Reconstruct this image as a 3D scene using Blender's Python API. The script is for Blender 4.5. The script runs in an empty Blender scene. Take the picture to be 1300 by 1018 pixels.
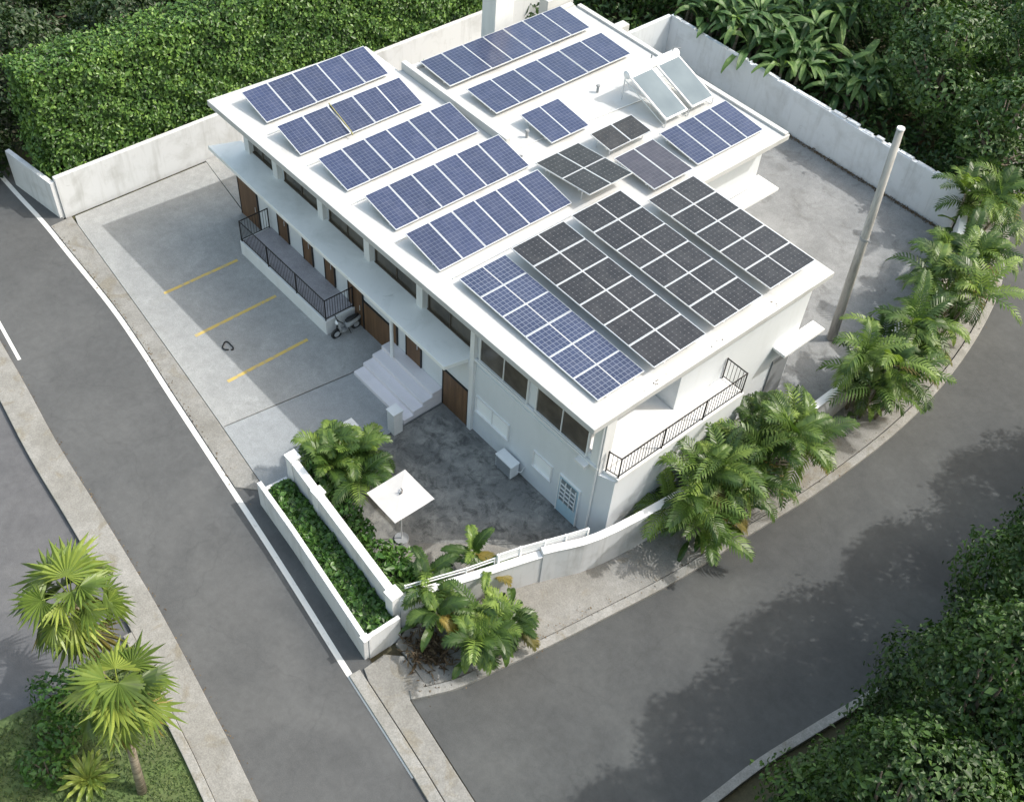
import bpy, bmesh, math, random
import numpy as np
from mathutils import Vector, Matrix

R = math.radians
scene = bpy.context.scene
COL = scene.collection

# ------------------------------------------------------------------ camera, sky, sun, exposure
CAM_M = ((0.65392416, 0.75406344, 0.06141274),
         (0.59178074, -0.45923754, -0.66249259),
         (-0.4713584, 0.46956279, -0.74654675))          # rows: image right, image down, view direction
cam = bpy.data.cameras.new("camera")
cam.sensor_width = 36.0
cam.lens = 36.0 * 1408.388 / 1300.0
cam.clip_start = 0.5
cam.clip_end = 600
camo = bpy.data.objects.new("camera", cam)
COL.objects.link(camo)
rt, dn, fw = [Vector(r) for r in CAM_M]
m = Matrix((rt, -dn, -fw)).transposed().to_4x4()
m.translation = Vector((0, 0, 30))
camo.matrix_world = m
scene.camera = camo

SUN = Vector((3.05, 4.05, 6.0)).normalized()
world = bpy.data.worlds.new("World")
scene.world = world
world.use_nodes = True
wn = world.node_tree
bg = wn.nodes["Background"]
sky = wn.nodes.new("ShaderNodeTexSky")
sky.sky_type = 'NISHITA'
sky.sun_disc = False
sky.sun_elevation = math.asin(SUN.z)
sky.sun_rotation = math.atan2(SUN.x, SUN.y)
sky.air_density = 2.3
sky.dust_density = 4.5
sky.ozone_density = .5
wn.links.new(sky.outputs[0], bg.inputs[0])
bg.inputs[1].default_value = 0.15
sl = bpy.data.lights.new("sun", 'SUN')
sl.energy = 2.0
sl.angle = R(0.6)
sl.color = (1.0, 0.985, 0.95)
so = bpy.data.objects.new("sun", sl)
COL.objects.link(so)
so.rotation_euler = SUN.to_track_quat('Z', 'Y').to_euler()
so.location = (0, 20, 60)
scene.view_settings.view_transform = 'Standard'
scene.view_settings.look = 'None'
scene.view_settings.gamma = 1.0
scene.view_settings.exposure = 0.86
scene.cycles.use_denoising = True
scene.cycles.max_bounces = 6
scene.cycles.transparent_max_bounces = 8

rng = random.Random(7)
nr = np.random.default_rng(11)

# ------------------------------------------------------------------ materials
class MT:
    def __init__(s, name):
        s.m = bpy.data.materials.new(name); s.m.use_nodes = True
        s.n = s.m.node_tree.nodes; s.l = s.m.node_tree.links
        s.b = s.n["Principled BSDF"]
        g = s.n.new("ShaderNodeNewGeometry"); s.pos = g.outputs["Position"]
    def noise(s, scale, detail=4, rough=.55, vec=None, dist=0.0):
        t = s.n.new("ShaderNodeTexNoise"); t.inputs["Scale"].default_value = scale
        t.inputs["Detail"].default_value = detail; t.inputs["Roughness"].default_value = rough
        t.inputs["Distortion"].default_value = dist
        s.l.new(vec or s.pos, t.inputs["Vector"]); return t.outputs[0]
    def scaled(s, sc):
        mp = s.n.new("ShaderNodeMapping"); mp.inputs["Scale"].default_value = sc
        s.l.new(s.pos, mp.inputs["Vector"]); return mp.outputs[0]
    def ramp(s, fac, stops):
        r = s.n.new("ShaderNodeValToRGB"); s.l.new(fac, r.inputs[0])
        e = r.color_ramp.elements
        while len(e) < len(stops): e.new(0.5)
        for k, (p, c) in enumerate(stops):
            e[k].position = p
            e[k].color = (c, c, c, 1) if isinstance(c, (int, float)) else (*c, 1)
        return r.outputs[0]
    def mix(s, fac, a, b, mode='MIX'):
        x = s.n.new("ShaderNodeMix"); x.data_type = 'RGBA'; x.blend_type = mode
        for sock, v in ((x.inputs[0], fac), (x.inputs[6], a), (x.inputs[7], b)):
            if isinstance(v, (int, float)): sock.default_value = v
            elif isinstance(v, tuple): sock.default_value = (*v, 1)
            else: s.l.new(v, sock)
        return x.outputs[2]
    def math(s, op, a, b=None, c=None):
        x = s.n.new("ShaderNodeMath"); x.operation = op
        for k, v in enumerate((a, b, c)):
            if v is None: continue
            if isinstance(v, (int, float)): x.inputs[k].default_value = v
            else: s.l.new(v, x.inputs[k])
        return x.outputs[0]
    def bump(s, h, strength=.3, dist=.02):
        b = s.n.new("ShaderNodeBump"); b.inputs["Strength"].default_value = strength
        b.inputs["Distance"].default_value = dist
        s.l.new(h, b.inputs["Height"]); s.l.new(b.outputs[0], s.b.inputs["Normal"])
    def set(s, col=None, rough=None, metal=None, spec=None):
        for key, v in (("Base Color", col), ("Roughness", rough), ("Metallic", metal), ("Specular IOR Level", spec)):
            if v is None: continue
            if isinstance(v, (int, float)): s.b.inputs[key].default_value = v
            elif isinstance(v, tuple): s.b.inputs[key].default_value = (*v, 1)
            else: s.l.new(v, s.b.inputs[key])
        return s

def mat_ground(name, base, dirt, s1=.25, s2=1.6, grain=25, amt=.5, rough=.9, bump=.25, crack=0.0, stain=None, patch=None):
    t = MT(name)
    big = t.ramp(t.noise(s1, 3, .6, dist=.6), [(.3, 0.0), (.72, 1.0)])
    med = t.ramp(t.noise(s2, 6, .68), [(.35, 0.0), (.75, 1.0)])
    c = t.mix(t.math('MULTIPLY', big, amt), base, dirt)
    c = t.mix(t.math('MULTIPLY', med, amt * .6), c, tuple(x * .72 for x in dirt))
    if stain:
        sp = t.ramp(t.noise(.9, 5, .62, dist=1.2), [(.56, 0.0), (.66, 1.0)])
        c = t.mix(t.math('MULTIPLY', sp, .7), c, stain)
    fine = t.noise(grain, 3, .7)
    c = t.mix(1.0, c, t.ramp(fine, [(.25, .70), (.75, 1.22)]), 'MULTIPLY')
    if patch:        # worn lighter and repaired darker patches, and long wheel wear
        pz = t.ramp(t.noise(.22, 2, .4, dist=1.5), [(.45, 0.0), (.68, 1.0)])
        c = t.mix(t.math('MULTIPLY', pz, .3), c, patch)
        oz = t.ramp(t.noise(1.7, 4, .6), [(.68, 0.0), (.76, 1.0)])
        c = t.mix(t.math('MULTIPLY', oz, .3), c, tuple(x * .55 for x in base))
    if crack:
        v = t.n.new("ShaderNodeTexVoronoi"); v.feature = 'DISTANCE_TO_EDGE'; v.inputs["Scale"].default_value = crack
        nz = t.n.new("ShaderNodeTexNoise"); nz.inputs["Scale"].default_value = 1.2; t.l.new(t.pos, nz.inputs["Vector"])
        av = t.n.new("ShaderNodeVectorMath"); av.operation = 'ADD'; t.l.new(t.pos, av.inputs[0]); t.l.new(nz.outputs[1], av.inputs[1])
        t.l.new(av.outputs[0], v.inputs["Vector"])
        c = t.mix(t.ramp(v.outputs["Distance"], [(0.0, .22), (.006, 0.0)]), c, tuple(x * .45 for x in base))
    c = t.mix(1.0, c, t.ramp(t.noise(3.4, 5, .75, dist=.4), [(.3, .86), (.7, 1.10)]), 'MULTIPLY')
    t.set(c, rough)
    t.bump(fine, bump, .01)
    return t.m

def mat_paint(name, base, dirt=(.42, .41, .37), amt=.35, rough=.6, streak=True):
    t = MT(name)
    n1 = t.ramp(t.noise(.8, 6, .65, dist=.4), [(.5, 0.0), (.8, 1.0)])
    c = t.mix(t.math('MULTIPLY', n1, amt), base, dirt)
    if streak:
        st = t.ramp(t.noise(3.0, 4, .6, vec=t.scaled((1, 1, .12))), [(.52, 0.0), (.78, 1.0)])
        c = t.mix(t.math('MULTIPLY', st, amt * .8), c, dirt)
    sp = t.ramp(t.noise(2.6, 7, .75, dist=.8), [(.62, 0.0), (.74, 1.0)])
    c = t.mix(t.math('MULTIPLY', sp, amt * .9), c, tuple(x * .7 for x in dirt))
    f = t.noise(30, 3, .6)
    t.set(c, rough); t.bump(f, .08, .008)
    return t.m

def mat_plain(name, col, rough=.5, metal=0.0, var=.12, scale=6):
    t = MT(name)
    c = t.mix(1.0, col, t.ramp(t.noise(scale, 4, .6), [(.2, 1 - var), (.8, 1 + var)]), 'MULTIPLY')
    t.set(c, rough, metal)
    return t.m

def mat_leaf(name, dark, mid, light, rough=.45, transl=.25, clump=.9):
    t = MT(name)
    a = t.n.new("ShaderNodeAttribute"); a.attribute_name = "tint"
    cl = t.ramp(t.noise(clump, 3, .6), [(.3, -.0), (.72, 1.0)])
    f = t.math('ADD', t.math('MULTIPLY', a.outputs["Fac"], .62), t.math('MULTIPLY', cl, .38))
    c = t.ramp(f, [(.12, dark), (.5, mid), (.93, light)])
    t.set(c, rough, spec=.45)
    tr = t.n.new("ShaderNodeBsdfTranslucent")
    c2 = t.mix(1.0, c, (1.35, 1.4, .6), 'MULTIPLY'); t.l.new(c2, tr.inputs[0])
    ms = t.n.new("ShaderNodeMixShader"); ms.inputs[0].default_value = transl
    t.l.new(t.b.outputs[0], ms.inputs[1]); t.l.new(tr.outputs[0], ms.inputs[2])
    t.l.new(ms.outputs[0], t.n["Material Output"].inputs[0])
    return t.m

def mat_cells(name, base, alt, line, nu, nv, lw=.035, dots=False, mid=False, busbar=True, spec_rough=.26):
    """solar cells: grid by UV, uv in 0..1 over the panel"""
    t = MT(name)
    uv = t.n.new("ShaderNodeUVMap").outputs[0]
    sp = t.n.new("ShaderNodeSeparateXYZ"); t.l.new(uv, sp.inputs[0])
    u = t.math('MULTIPLY', sp.outputs[0], nu); v = t.math('MULTIPLY', sp.outputs[1], nv)
    du = t.math('PINGPONG', u, .5); dv = t.math('PINGPONG', v, .5)       # 0 on a grid line
    cu = t.math('FLOOR', u); cv = t.math('FLOOR', v)
    cmb = t.n.new("ShaderNodeCombineXYZ"); t.l.new(cu, cmb.inputs[0]); t.l.new(cv, cmb.inputs[1])
    oi = t.n.new("ShaderNodeObjectInfo"); t.l.new(oi.outputs["Random"], cmb.inputs[2])
    wnz = t.n.new("ShaderNodeTexWhiteNoise"); wnz.noise_dimensions = '3D'; t.l.new(cmb.outputs[0], wnz.inputs["Vector"])
    c = t.mix(wnz.outputs["Value"], base, alt)
    c = t.mix(t.ramp(t.noise(1.1, 4, .6), [(.3, 0.0), (.8, .55)]), c, tuple(x * 1.25 + .003 for x in alt))
    c = t.mix(1.0, c, t.mix(oi.outputs["Random"], (.86, .86, .86), (1.14, 1.14, 1.14)), 'MULTIPLY')
    edge = t.math('MINIMUM', du, dv)
    if dots:
        s = t.math('ADD', du, dv)
        c = t.mix(t.math('LESS_THAN', s, .13), c, line)
        c = t.mix(t.math('MULTIPLY', t.math('LESS_THAN', edge, .02), .25), c, line)
    else:
        c = t.mix(t.math('MULTIPLY', t.math('LESS_THAN', edge, lw), .8), c, line)
        if busbar:
            b3 = t.math('PINGPONG', t.math('MULTIPLY', u, 3), .5)
            c = t.mix(t.math('MULTIPLY', t.math('LESS_THAN', b3, .06), .3), c, line)
    if mid:
        dm = t.math('ABSOLUTE', t.math('SUBTRACT', sp.outputs[1], .5))
        c = t.mix(t.math('LESS_THAN', dm, .011), c, (.42, .43, .45))
    # dust
    c = t.mix(t.ramp(t.noise(2.2, 5, .65), [(.45, 0.0), (.85, .06)]), c, (.4, .4, .4))
    t.set(c, spec_rough, spec=.5)
    t.b.inputs["Coat Weight"].default_value = .15
    t.b.inputs["Coat Roughness"].default_value = .08
    return t.m

M = {}
M['earth'] = mat_ground('earth', (.10, .085, .05), (.05, .06, .025), .3, 2, 18, .8)
M['asphalt'] = mat_ground('asphalt', (.098, .101, .103), (.074, .077, .079), .12, .7, 40, .8, .88, .3, crack=.16, patch=(.125, .127, .127))
M['asphalt_side'] = mat_ground('asphalt_side', (.086, .090, .089), (.056, .059, .061), .16, .9, 40, .9, .88, .3, crack=.2, patch=(.115, .118, .115))
M['lane_far'] = mat_ground('lane_far', (.13, .13, .135), (.085, .087, .095), .3, 1.2, 40, .8, .9, .3)
M['pavement'] = mat_ground('pavement', (.295, .29, .275), (.195, .188, .168), .5, 1.8, 22, .75, .9, .3, stain=(.19, .17, .13))
M['kerb'] = mat_ground('kerb', (.335, .33, .315), (.205, .20, .18), .7, 2.6, 22, .7, .9, .35, stain=(.2, .18, .14))
M['lot'] = mat_ground('lot', (.345, .35, .345), (.25, .256, .256), .22, 1.1, 30, .75, .85, .15, crack=0, stain=(.265, .268, .262))
M['yard'] = mat_ground('yard', (.285, .288, .285), (.17, .174, .175), .3, 1.0, 30, .8, .88, .2, stain=(.145, .145, .14))
M['patch'] = mat_ground('patch', (.30, .28, .25), (.19, .185, .17), .6, 1.8, 24, .9, .88, .2, stain=(.12, .12, .115))  # lighter concrete colour that stands in for sunlight on the courtyard floor
M['drive'] = mat_ground('drive', (.30, .315, .325), (.25, .265, .275), .3, 1.4, 30, .4, .7, .1)
M['joint'] = mat_ground('joint', (.05, .047, .04), (.03, .035, .02), .8, 3, 20, .7)
M['soil'] = mat_ground('soil', (.06, .045, .03), (.03, .03, .018), .8, 3, 20, .7)
# courtyard: dark weathered slabs
t = MT('court')
c = t.mix(t.ramp(t.noise(.45, 3, .6, dist=.5), [(.35, 0.0), (.7, 1.0)]), (.185, .186, .18), (.125, .127, .124))
c = t.mix(t.ramp(t.noise(1.1, 6, .72, dist=.8), [(.45, 0.0), (.66, .85)]), c, (.29, .285, .265))
c = t.mix(t.ramp(t.noise(1.9, 6, .75, dist=.5), [(.48, 0.0), (.64, .85)]), c, (.055, .056, .055))
f = t.noise(30, 3, .7)
t.set(t.mix(1.0, c, t.ramp(f, [(.25, .8), (.75, 1.2)]), 'MULTIPLY'), .85); t.bump(f, .2, .01)
M['court'] = t.m
# worn paint on the road
def mat_marking(name, col, under, wear):
    t = MT(name)
    k = t.ramp(t.noise(5, 6, .75), [(wear - .05, 0.0), (wear + .12, 1.0)])
    t.set(t.mix(k, col, under), .75)
    return t.m
M['white_line'] = mat_marking('white_line', (.66, .655, .63), (.3, .29, .27), .62)
M['yellow_line'] = mat_marking('yellow_line', (.52, .38, .11), (.30, .29, .25), .55)
M['lawn'] = mat_ground('lawn', (.095, .155, .042), (.085, .09, .042), .8, 4, 30, .8)
M['roof'] = mat_paint('roof', (.49, .495, .495), (.30, .30, .285), .65, .55, streak=False)
M['wall'] = mat_paint('wall', (.70, .71, .72), (.46, .46, .45), .4, .7)
M['canopy'] = mat_paint('canopy', (.80, .81, .80), (.50, .52, .49), .55, .6, streak=False)
M['facade'] = mat_paint('facade', (.64, .67, .705), (.48, .50, .50), .25, .7)
M['garden_wall'] = mat_paint('garden_wall', (.62, .63, .645), (.31, .31, .29), .65, .75)
M['rear_wall'] = mat_paint('rear_wall', (.60, .63, .66), (.30, .31, .31), .55, .8)
M['terrace_floor'] = mat_ground('terrace_floor', (.40, .385, .41), (.29, .28, .30), .8, 3, 30, .6, .6, .1)
M['steps'] = mat_paint('steps', (.70, .67, .70), (.4, .39, .4), .3, .6, streak=False)
M['iron'] = mat_plain('iron', (.02, .018, .018), .5, .3)
M['alu'] = mat_plain('alu', (.72, .73, .74), .35, .6, .06)
M['white_metal'] = mat_plain('white_metal', (.76, .77, .78), .4, 0, .05)
M['frame_white'] = mat_plain('frame_white', (.70, .71, .72), .45, 0, .05)
M['bronze'] = mat_plain('bronze', (.075, .06, .045), .5)
M['frame_grey'] = mat_plain('frame_grey', (.36, .37, .38), .4)
M['grey_plastic'] = mat_plain('grey_plastic', (.25, .26, .27), .5)
M['black_rubber'] = mat_plain('black_rubber', (.015, .015, .016), .6)
M['cable'] = mat_plain('cable', (.27, .25, .10), .6, 0, .3)
t = MT('glass_dark'); n = t.ramp(t.noise(.9, 3, .6), [(.35, (.05, .043, .034)), (.7, (.115, .10, .08))])
t.set(n, .12, spec=.5); M['glass_dark'] = t.m
t = MT('glass_pale'); t.set(t.ramp(t.noise(1.4, 3, .6), [(.35, (.86, .89, .91)), (.7, (.92, .93, .94))]), .3, spec=.5); M['blind'] = t.m
t = MT('glass_door'); t.set(t.ramp(t.noise(2.5, 3, .6), [(.35, (.13, .16, .18)), (.7, (.24, .28, .30))]), .15, spec=.6); M['glass_door'] = t.m
M['door_blue'] = mat_plain('door_blue', (.42, .58, .68), .5, 0, .1)
t = MT('wood')
wv = t.noise(2.0, 5, .65, vec=t.scaled((9, 9, .8)))
pl = t.noise(1.0, 1, .5, vec=t.scaled((5.2, .1, .1)))
t.set(t.mix(t.ramp(pl, [(.35, 0.0), (.65, .6)]), t.ramp(wv, [(.3, (.10, .055, .027)), (.7, (.185, .103, .052))]), (.08, .043, .022)), .6)
M['wood'] = t.m
t = MT('collector'); t.set(t.ramp(t.noise(.9, 3, .5), [(.3, (.12, .155, .18)), (.7, (.17, .21, .235))]), .3, spec=.3); M['collector'] = t.m
t = MT('fabric'); t.set(t.mix(t.ramp(t.noise(3, 4, .6), [(.4, 0.0), (.8, .4)]), (.50, .49, .485), (.38, .37, .36)), .9); M['fabric'] = t.m
t = MT('concrete_pole')
st = t.ramp(t.noise(4, 5, .7, vec=t.scaled((1, 1, .15))), [(.4, 0.0), (.7, 1.0)])
t.set(t.mix(st, (.40, .39, .37), (.19, .185, .175)), .8); M['pole'] = t.m
t = MT('bark'); bz = t.noise(6, 5, .7, vec=t.scaled((1, 1, .4)))
t.set(t.ramp(bz, [(.3, (.09, .075, .055)), (.7, (.24, .20, .16))]), .9); t.bump(bz, .6, .03); M['bark'] = t.m
t = MT('palm_bark'); w = t.noise(9, 3, .6, vec=t.scaled((.4, .4, 2.2)))
t.set(t.ramp(w, [(.35, (.14, .11, .08)), (.65, (.33, .29, .23))]), .85); t.bump(w, .6, .02); M['palm_bark'] = t.m
M['core'] = mat_ground('core', (.02, .027, .011), (.012, .016, .007), 1.2, 4, 20, .8)
M['hedge_leaf'] = mat_leaf('hedge_leaf', (0.0257, 0.0612, 0.0153), (0.0767, 0.165, 0.0342), (0.2067, 0.3369, 0.069), .4, .22)
M['tree_leaf'] = mat_leaf('tree_leaf', (0.0166, 0.0409, 0.0124), (0.0434, 0.0966, 0.0248), (0.1085, 0.176, 0.0466), .45, .22)
M['bush_leaf'] = mat_leaf('bush_leaf', (0.008, 0.0226, 0.0048), (0.0258, 0.0656, 0.012), (0.0902, 0.1673, 0.0313), .5, .22, 1.4)
M['wood_leaf'] = mat_leaf('wood_leaf', (0.01, 0.0234, 0.0078), (0.0251, 0.0529, 0.0157), (0.0529, 0.0891, 0.0251), .45, .22)
M['ground_leaf'] = mat_leaf('ground_leaf', (0.0197, 0.0542, 0.0119), (0.0542, 0.1331, 0.0247), (0.1282, 0.2366, 0.0493), .4, .25)
M['palm_leaf'] = mat_leaf('palm_leaf', (0.0282, 0.0609, 0.0147), (0.0756, 0.1365, 0.0296), (0.2449, 0.3402, 0.0748), .38, .3)
M['fan_leaf'] = mat_leaf('fan_leaf', (0.0435, 0.0744, 0.0191), (0.1409, 0.2113, 0.0422), (0.3381, 0.3945, 0.0845), .38, .3)
M['banana_leaf'] = mat_leaf('banana_leaf', (0.0279, 0.0694, 0.0222), (0.0765, 0.1529, 0.0488), (0.1807, 0.2781, 0.0834), .5, .3)
M['dry_leaf'] = mat_leaf('dry_leaf', (0.049, 0.0315, 0.0175), (0.119, 0.084, 0.049), (0.224, 0.175, 0.112), .8, .15)
M['yellow_leaf'] = mat_leaf('yellow_leaf', (0.084, 0.084, 0.021), (0.182, 0.154, 0.035), (0.315, 0.238, 0.056), .5, .3)
M['grass_blade'] = mat_leaf('grass_blade', (0.036, 0.063, 0.018), (0.0765, 0.126, 0.036), (0.144, 0.189, 0.063), .6, .25)
BL, BA, BLN = (.016, .025, .066), (.024, .034, .084), (.13, .15, .21)
M['pv_blue'] = mat_cells('pv_blue', BL, BA, BLN, 6, 12, .04)
M['pv_half'] = mat_cells('pv_half', (.026, .036, .078), (.034, .046, .096), (.2, .22, .28), 6, 12, .05, mid=True, busbar=False)
M['pv_black'] = mat_cells('pv_black', (.016, .0152, .017), (.021, .020, .022), (.11, .11, .115), 6, 12, .02, dots=True, mid=True)
M['pv_short'] = mat_cells('pv_short', (.018, .0165, .016), (.023, .021, .020), (.075, .072, .07), 6, 6, .02, dots=True)
M['pv_grey'] = mat_cells('pv_grey', (.042, .041, .056), (.052, .05, .068), (.10, .10, .125), 6, 12, .03, dots=False)

# ------------------------------------------------------------------ helpers
class MB:
    """collects faces, then builds ONE mesh object"""
    def __init__(s): s.v = []; s.f = []; s.t = []; s.mi = []; s.uv = {}
    def add(s, vs, fs, tint=None, mi=0):
        o = len(s.v); s.v += [tuple(v) for v in vs]
        for f in fs: s.f.append(tuple(o + i for i in f)); s.mi.append(mi)
        s.t += [rng.random() if tint is None else tint] * len(vs)
        return s
    def para(s, o, ex, ey, ez):
        o, ex, ey, ez = map(Vector, (o, ex, ey, ez))
        p = [o, o + ex, o + ex + ey, o + ey]; p += [q + ez for q in p]
        s.add(p, [(0, 3, 2, 1), (4, 5, 6, 7), (0, 1, 5, 4), (1, 2, 6, 5), (2, 3, 7, 6), (3, 0, 4, 7)]); return s
    def box(s, x0, x1, y0, y1, z0, z1): return s.para((x0, y0, z0), (x1 - x0, 0, 0), (0, y1 - y0, 0), (0, 0, z1 - z0))
    def prism(s, pts, z0, z1):
        n = len(pts)
        s.add([(x, y, z0) for x, y in pts] + [(x, y, z1) for x, y in pts],
              [tuple(range(n - 1, -1, -1)), tuple(range(n, 2 * n))] + [(i, (i + 1) % n, n + (i + 1) % n, n + i) for i in range(n)])
        return s
    def tube(s, path, rad, n=8, tint=None, caps=True):
        path = [Vector(p) for p in path]
        rad = [rad] * len(path) if isinstance(rad, (int, float)) else rad
        vs = []; fs = []
        for i, p in enumerate(path):
            d = (path[min(i + 1, len(path) - 1)] - path[max(i - 1, 0)]).normalized()
            a = d.cross(Vector((0, 0, 1)))
            if a.length < 1e-3: a = Vector((1, 0, 0))
            a.normalize(); b = d.cross(a)
            for k in range(n):
                q = 2 * math.pi * k / n
                vs.append(p + (a * math.cos(q) + b * math.sin(q)) * rad[i])
        for i in range(len(path) - 1):
            for k in range(n):
                fs.append((i * n + k, i * n + (k + 1) % n, (i + 1) * n + (k + 1) % n, (i + 1) * n + k))
        if caps:
            fs.append(tuple(range(n - 1, -1, -1))); fs.append(tuple((len(path) - 1) * n + k for k in range(n)))
        s.add(vs, fs, tint); return s
    def disc(s, c, ax, r0, r1, h, n=20):           # ring or lathe piece: cylinder along ax
        c = Vector(c); ax = Vector(ax).normalized()
        return s.tube([c - ax * h / 2, c + ax * h / 2], [r0, r1], n)
    def build(s, name, mat, parent=None, bevel=0, smooth=False, recalc=True):
        me = bpy.data.meshes.new(name); me.from_pydata(s.v, [], s.f)
        mats = mat if isinstance(mat, (list, tuple)) else [mat]
        for q in mats: me.materials.append(q)
        if len(mats) > 1: me.polygons.foreach_set('material_index', s.mi)
        if s.t and len(s.t) == len(s.v):
            a = me.attributes.new('tint', 'FLOAT', 'POINT'); a.data.foreach_set('value', s.t)
        if recalc or bevel:
            bm = bmesh.new(); bm.from_mesh(me)
            bmesh.ops.recalc_face_normals(bm, faces=bm.faces)
            if bevel: bmesh.ops.bevel(bm, geom=[e for e in bm.edges if len(e.link_faces) == 2 and e.calc_face_angle(0) > .5], offset=bevel, segments=2, affect='EDGES', profile=.6)
            bm.to_mesh(me); bm.free()
        if smooth:
            me.polygons.foreach_set('use_smooth', [True] * len(me.polygons))
        o = bpy.data.objects.new(name, me); COL.objects.link(o)
        if parent is not None: put(o, parent)
        return o

def put(o, parent):
    """parent with the geometry staying where it is (parents are unrotated Empties or meshes)"""
    o.parent = parent
    p = parent; off = Vector((0, 0, 0))
    while p is not None: off += p.location; p = p.parent
    o.location = o.location - off

def thing(name, label, cat, loc, group=None):
    o = bpy.data.objects.new(name, None); COL.objects.link(o); o.location = loc; o.empty_display_size = .3
    return tag(o, label, cat, group)
def tag(o, label, cat, group=None, kind=None):
    if label: o['label'] = label
    if cat: o['category'] = cat
    if group: o['group'] = group
    if kind: o['kind'] = kind
    return o
def struct(o): o['kind'] = 'structure'; return o

def sheet(name, pts, z, mat, grid=None):
    me = bpy.data.meshes.new(name); me.from_pydata([(x, y, z) for x, y in pts], [], [tuple(range(len(pts)))])
    bm = bmesh.new(); bm.from_mesh(me)
    bmesh.ops.recalc_face_normals(bm, faces=bm.faces)
    for f in bm.faces:
        if f.normal.z < 0: f.normal_flip()
    bmesh.ops.triangulate(bm, faces=bm.faces); bm.to_mesh(me); bm.free()
    me.materials.append(mat); o = bpy.data.objects.new(name, me); COL.objects.link(o)
    return struct(o)
def slab(name, pts, z0, z1, mat, bevel=.012):
    o = MB().prism(pts, z0, z1).build(name, mat, bevel=bevel); return struct(o)

def smooth_line(pts, sub=6):
    """Catmull-Rom through 2-D points"""
    P = [Vector((p[0], p[1], 0)) for p in pts]; out = []
    for i in range(len(P) - 1):
        a, b, c, d = P[max(i - 1, 0)], P[i], P[i + 1], P[min(i + 2, len(P) - 1)]
        for k in range(sub):
            t = k / sub
            q = .5 * ((2 * b) + (c - a) * t + (2 * a - 5 * b + 4 * c - d) * t * t + (3 * b - a - 3 * c + d) * t ** 3)
            out.append((q.x, q.y))
    out.append((P[-1].x, P[-1].y)); return out
def offset(line, d):
    out = []
    for i, p in enumerate(line):
        a = Vector(line[max(i - 1, 0)]); b = Vector(line[min(i + 1, len(line) - 1)])
        t = (b - a).normalized(); out.append((p[0] - t.y * d, p[1] + t.x * d))
    return out
def strip(a, b): return list(a) + list(reversed(b))

def wall_path(name, path, thick, z0, z1, mat, parent=None, bevel=.015):
    L = offset(path, thick / 2); Rr = offset(path, -thick / 2)
    mb = MB()
    for i in range(len(path) - 1):
        pass
    mb.prism(strip(L, Rr), z0, z1)
    return mb.build(name, mat, parent, bevel=bevel)

# ------------------------------------------------------------------ leaves
def leaf_cloud(name, P, N, size, mat, parent=None, aspect=.55, spread=.8, tint=None, up=.25, jitter=.24):
    """many small folded leaves at points P facing roughly N, as ONE mesh"""
    n = len(P)
    N = N + nr.normal(0, spread, N.shape) * .6; N[:, 2] += up
    N /= np.linalg.norm(N, axis=1)[:, None] + 1e-9
    A = nr.normal(0, 1, (n, 3)); A -= N * (A * N).sum(1)[:, None]; A /= np.linalg.norm(A, axis=1)[:, None] + 1e-9
    B = np.cross(N, A)
    s = size * np.exp(nr.normal(0, jitter, n))[:, None]
    w = s * aspect * .5
    tip = P + A * s * .55 - N * s * .12; base = P - A * s * .45
    lft = P + B * w + N * s * .10; rgt = P - B * w + N * s * .10
    V = np.stack([base, rgt, tip, lft], 1).reshape(-1, 3)
    F = np.arange(n)[:, None] * 4 + np.array([0, 1, 2, 0, 2, 3])[None]
    me = bpy.data.meshes.new(name)
    me.vertices.add(4 * n); me.vertices.foreach_set('co', V.astype(np.float32).ravel())
    me.loops.add(6 * n); me.loops.foreach_set('vertex_index', F.astype(np.int32).ravel())
    me.polygons.add(2 * n); me.polygons.foreach_set('loop_start', np.arange(0, 6 * n, 3, dtype=np.int32))
    me.polygons.foreach_set('loop_total', np.full(2 * n, 3, dtype=np.int32))
    tv = nr.random(n) if tint is None else np.clip(tint + nr.normal(0, .16, n), 0, 1)
    a = me.attributes.new('tint', 'FLOAT', 'POINT'); a.data.foreach_set('value', np.repeat(tv, 4).astype(np.float32))
    me.materials.append(mat); me.update(); me.validate()
    o = bpy.data.objects.new(name, me); COL.objects.link(o)
    if parent is not None: put(o, parent)
    return o

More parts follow.
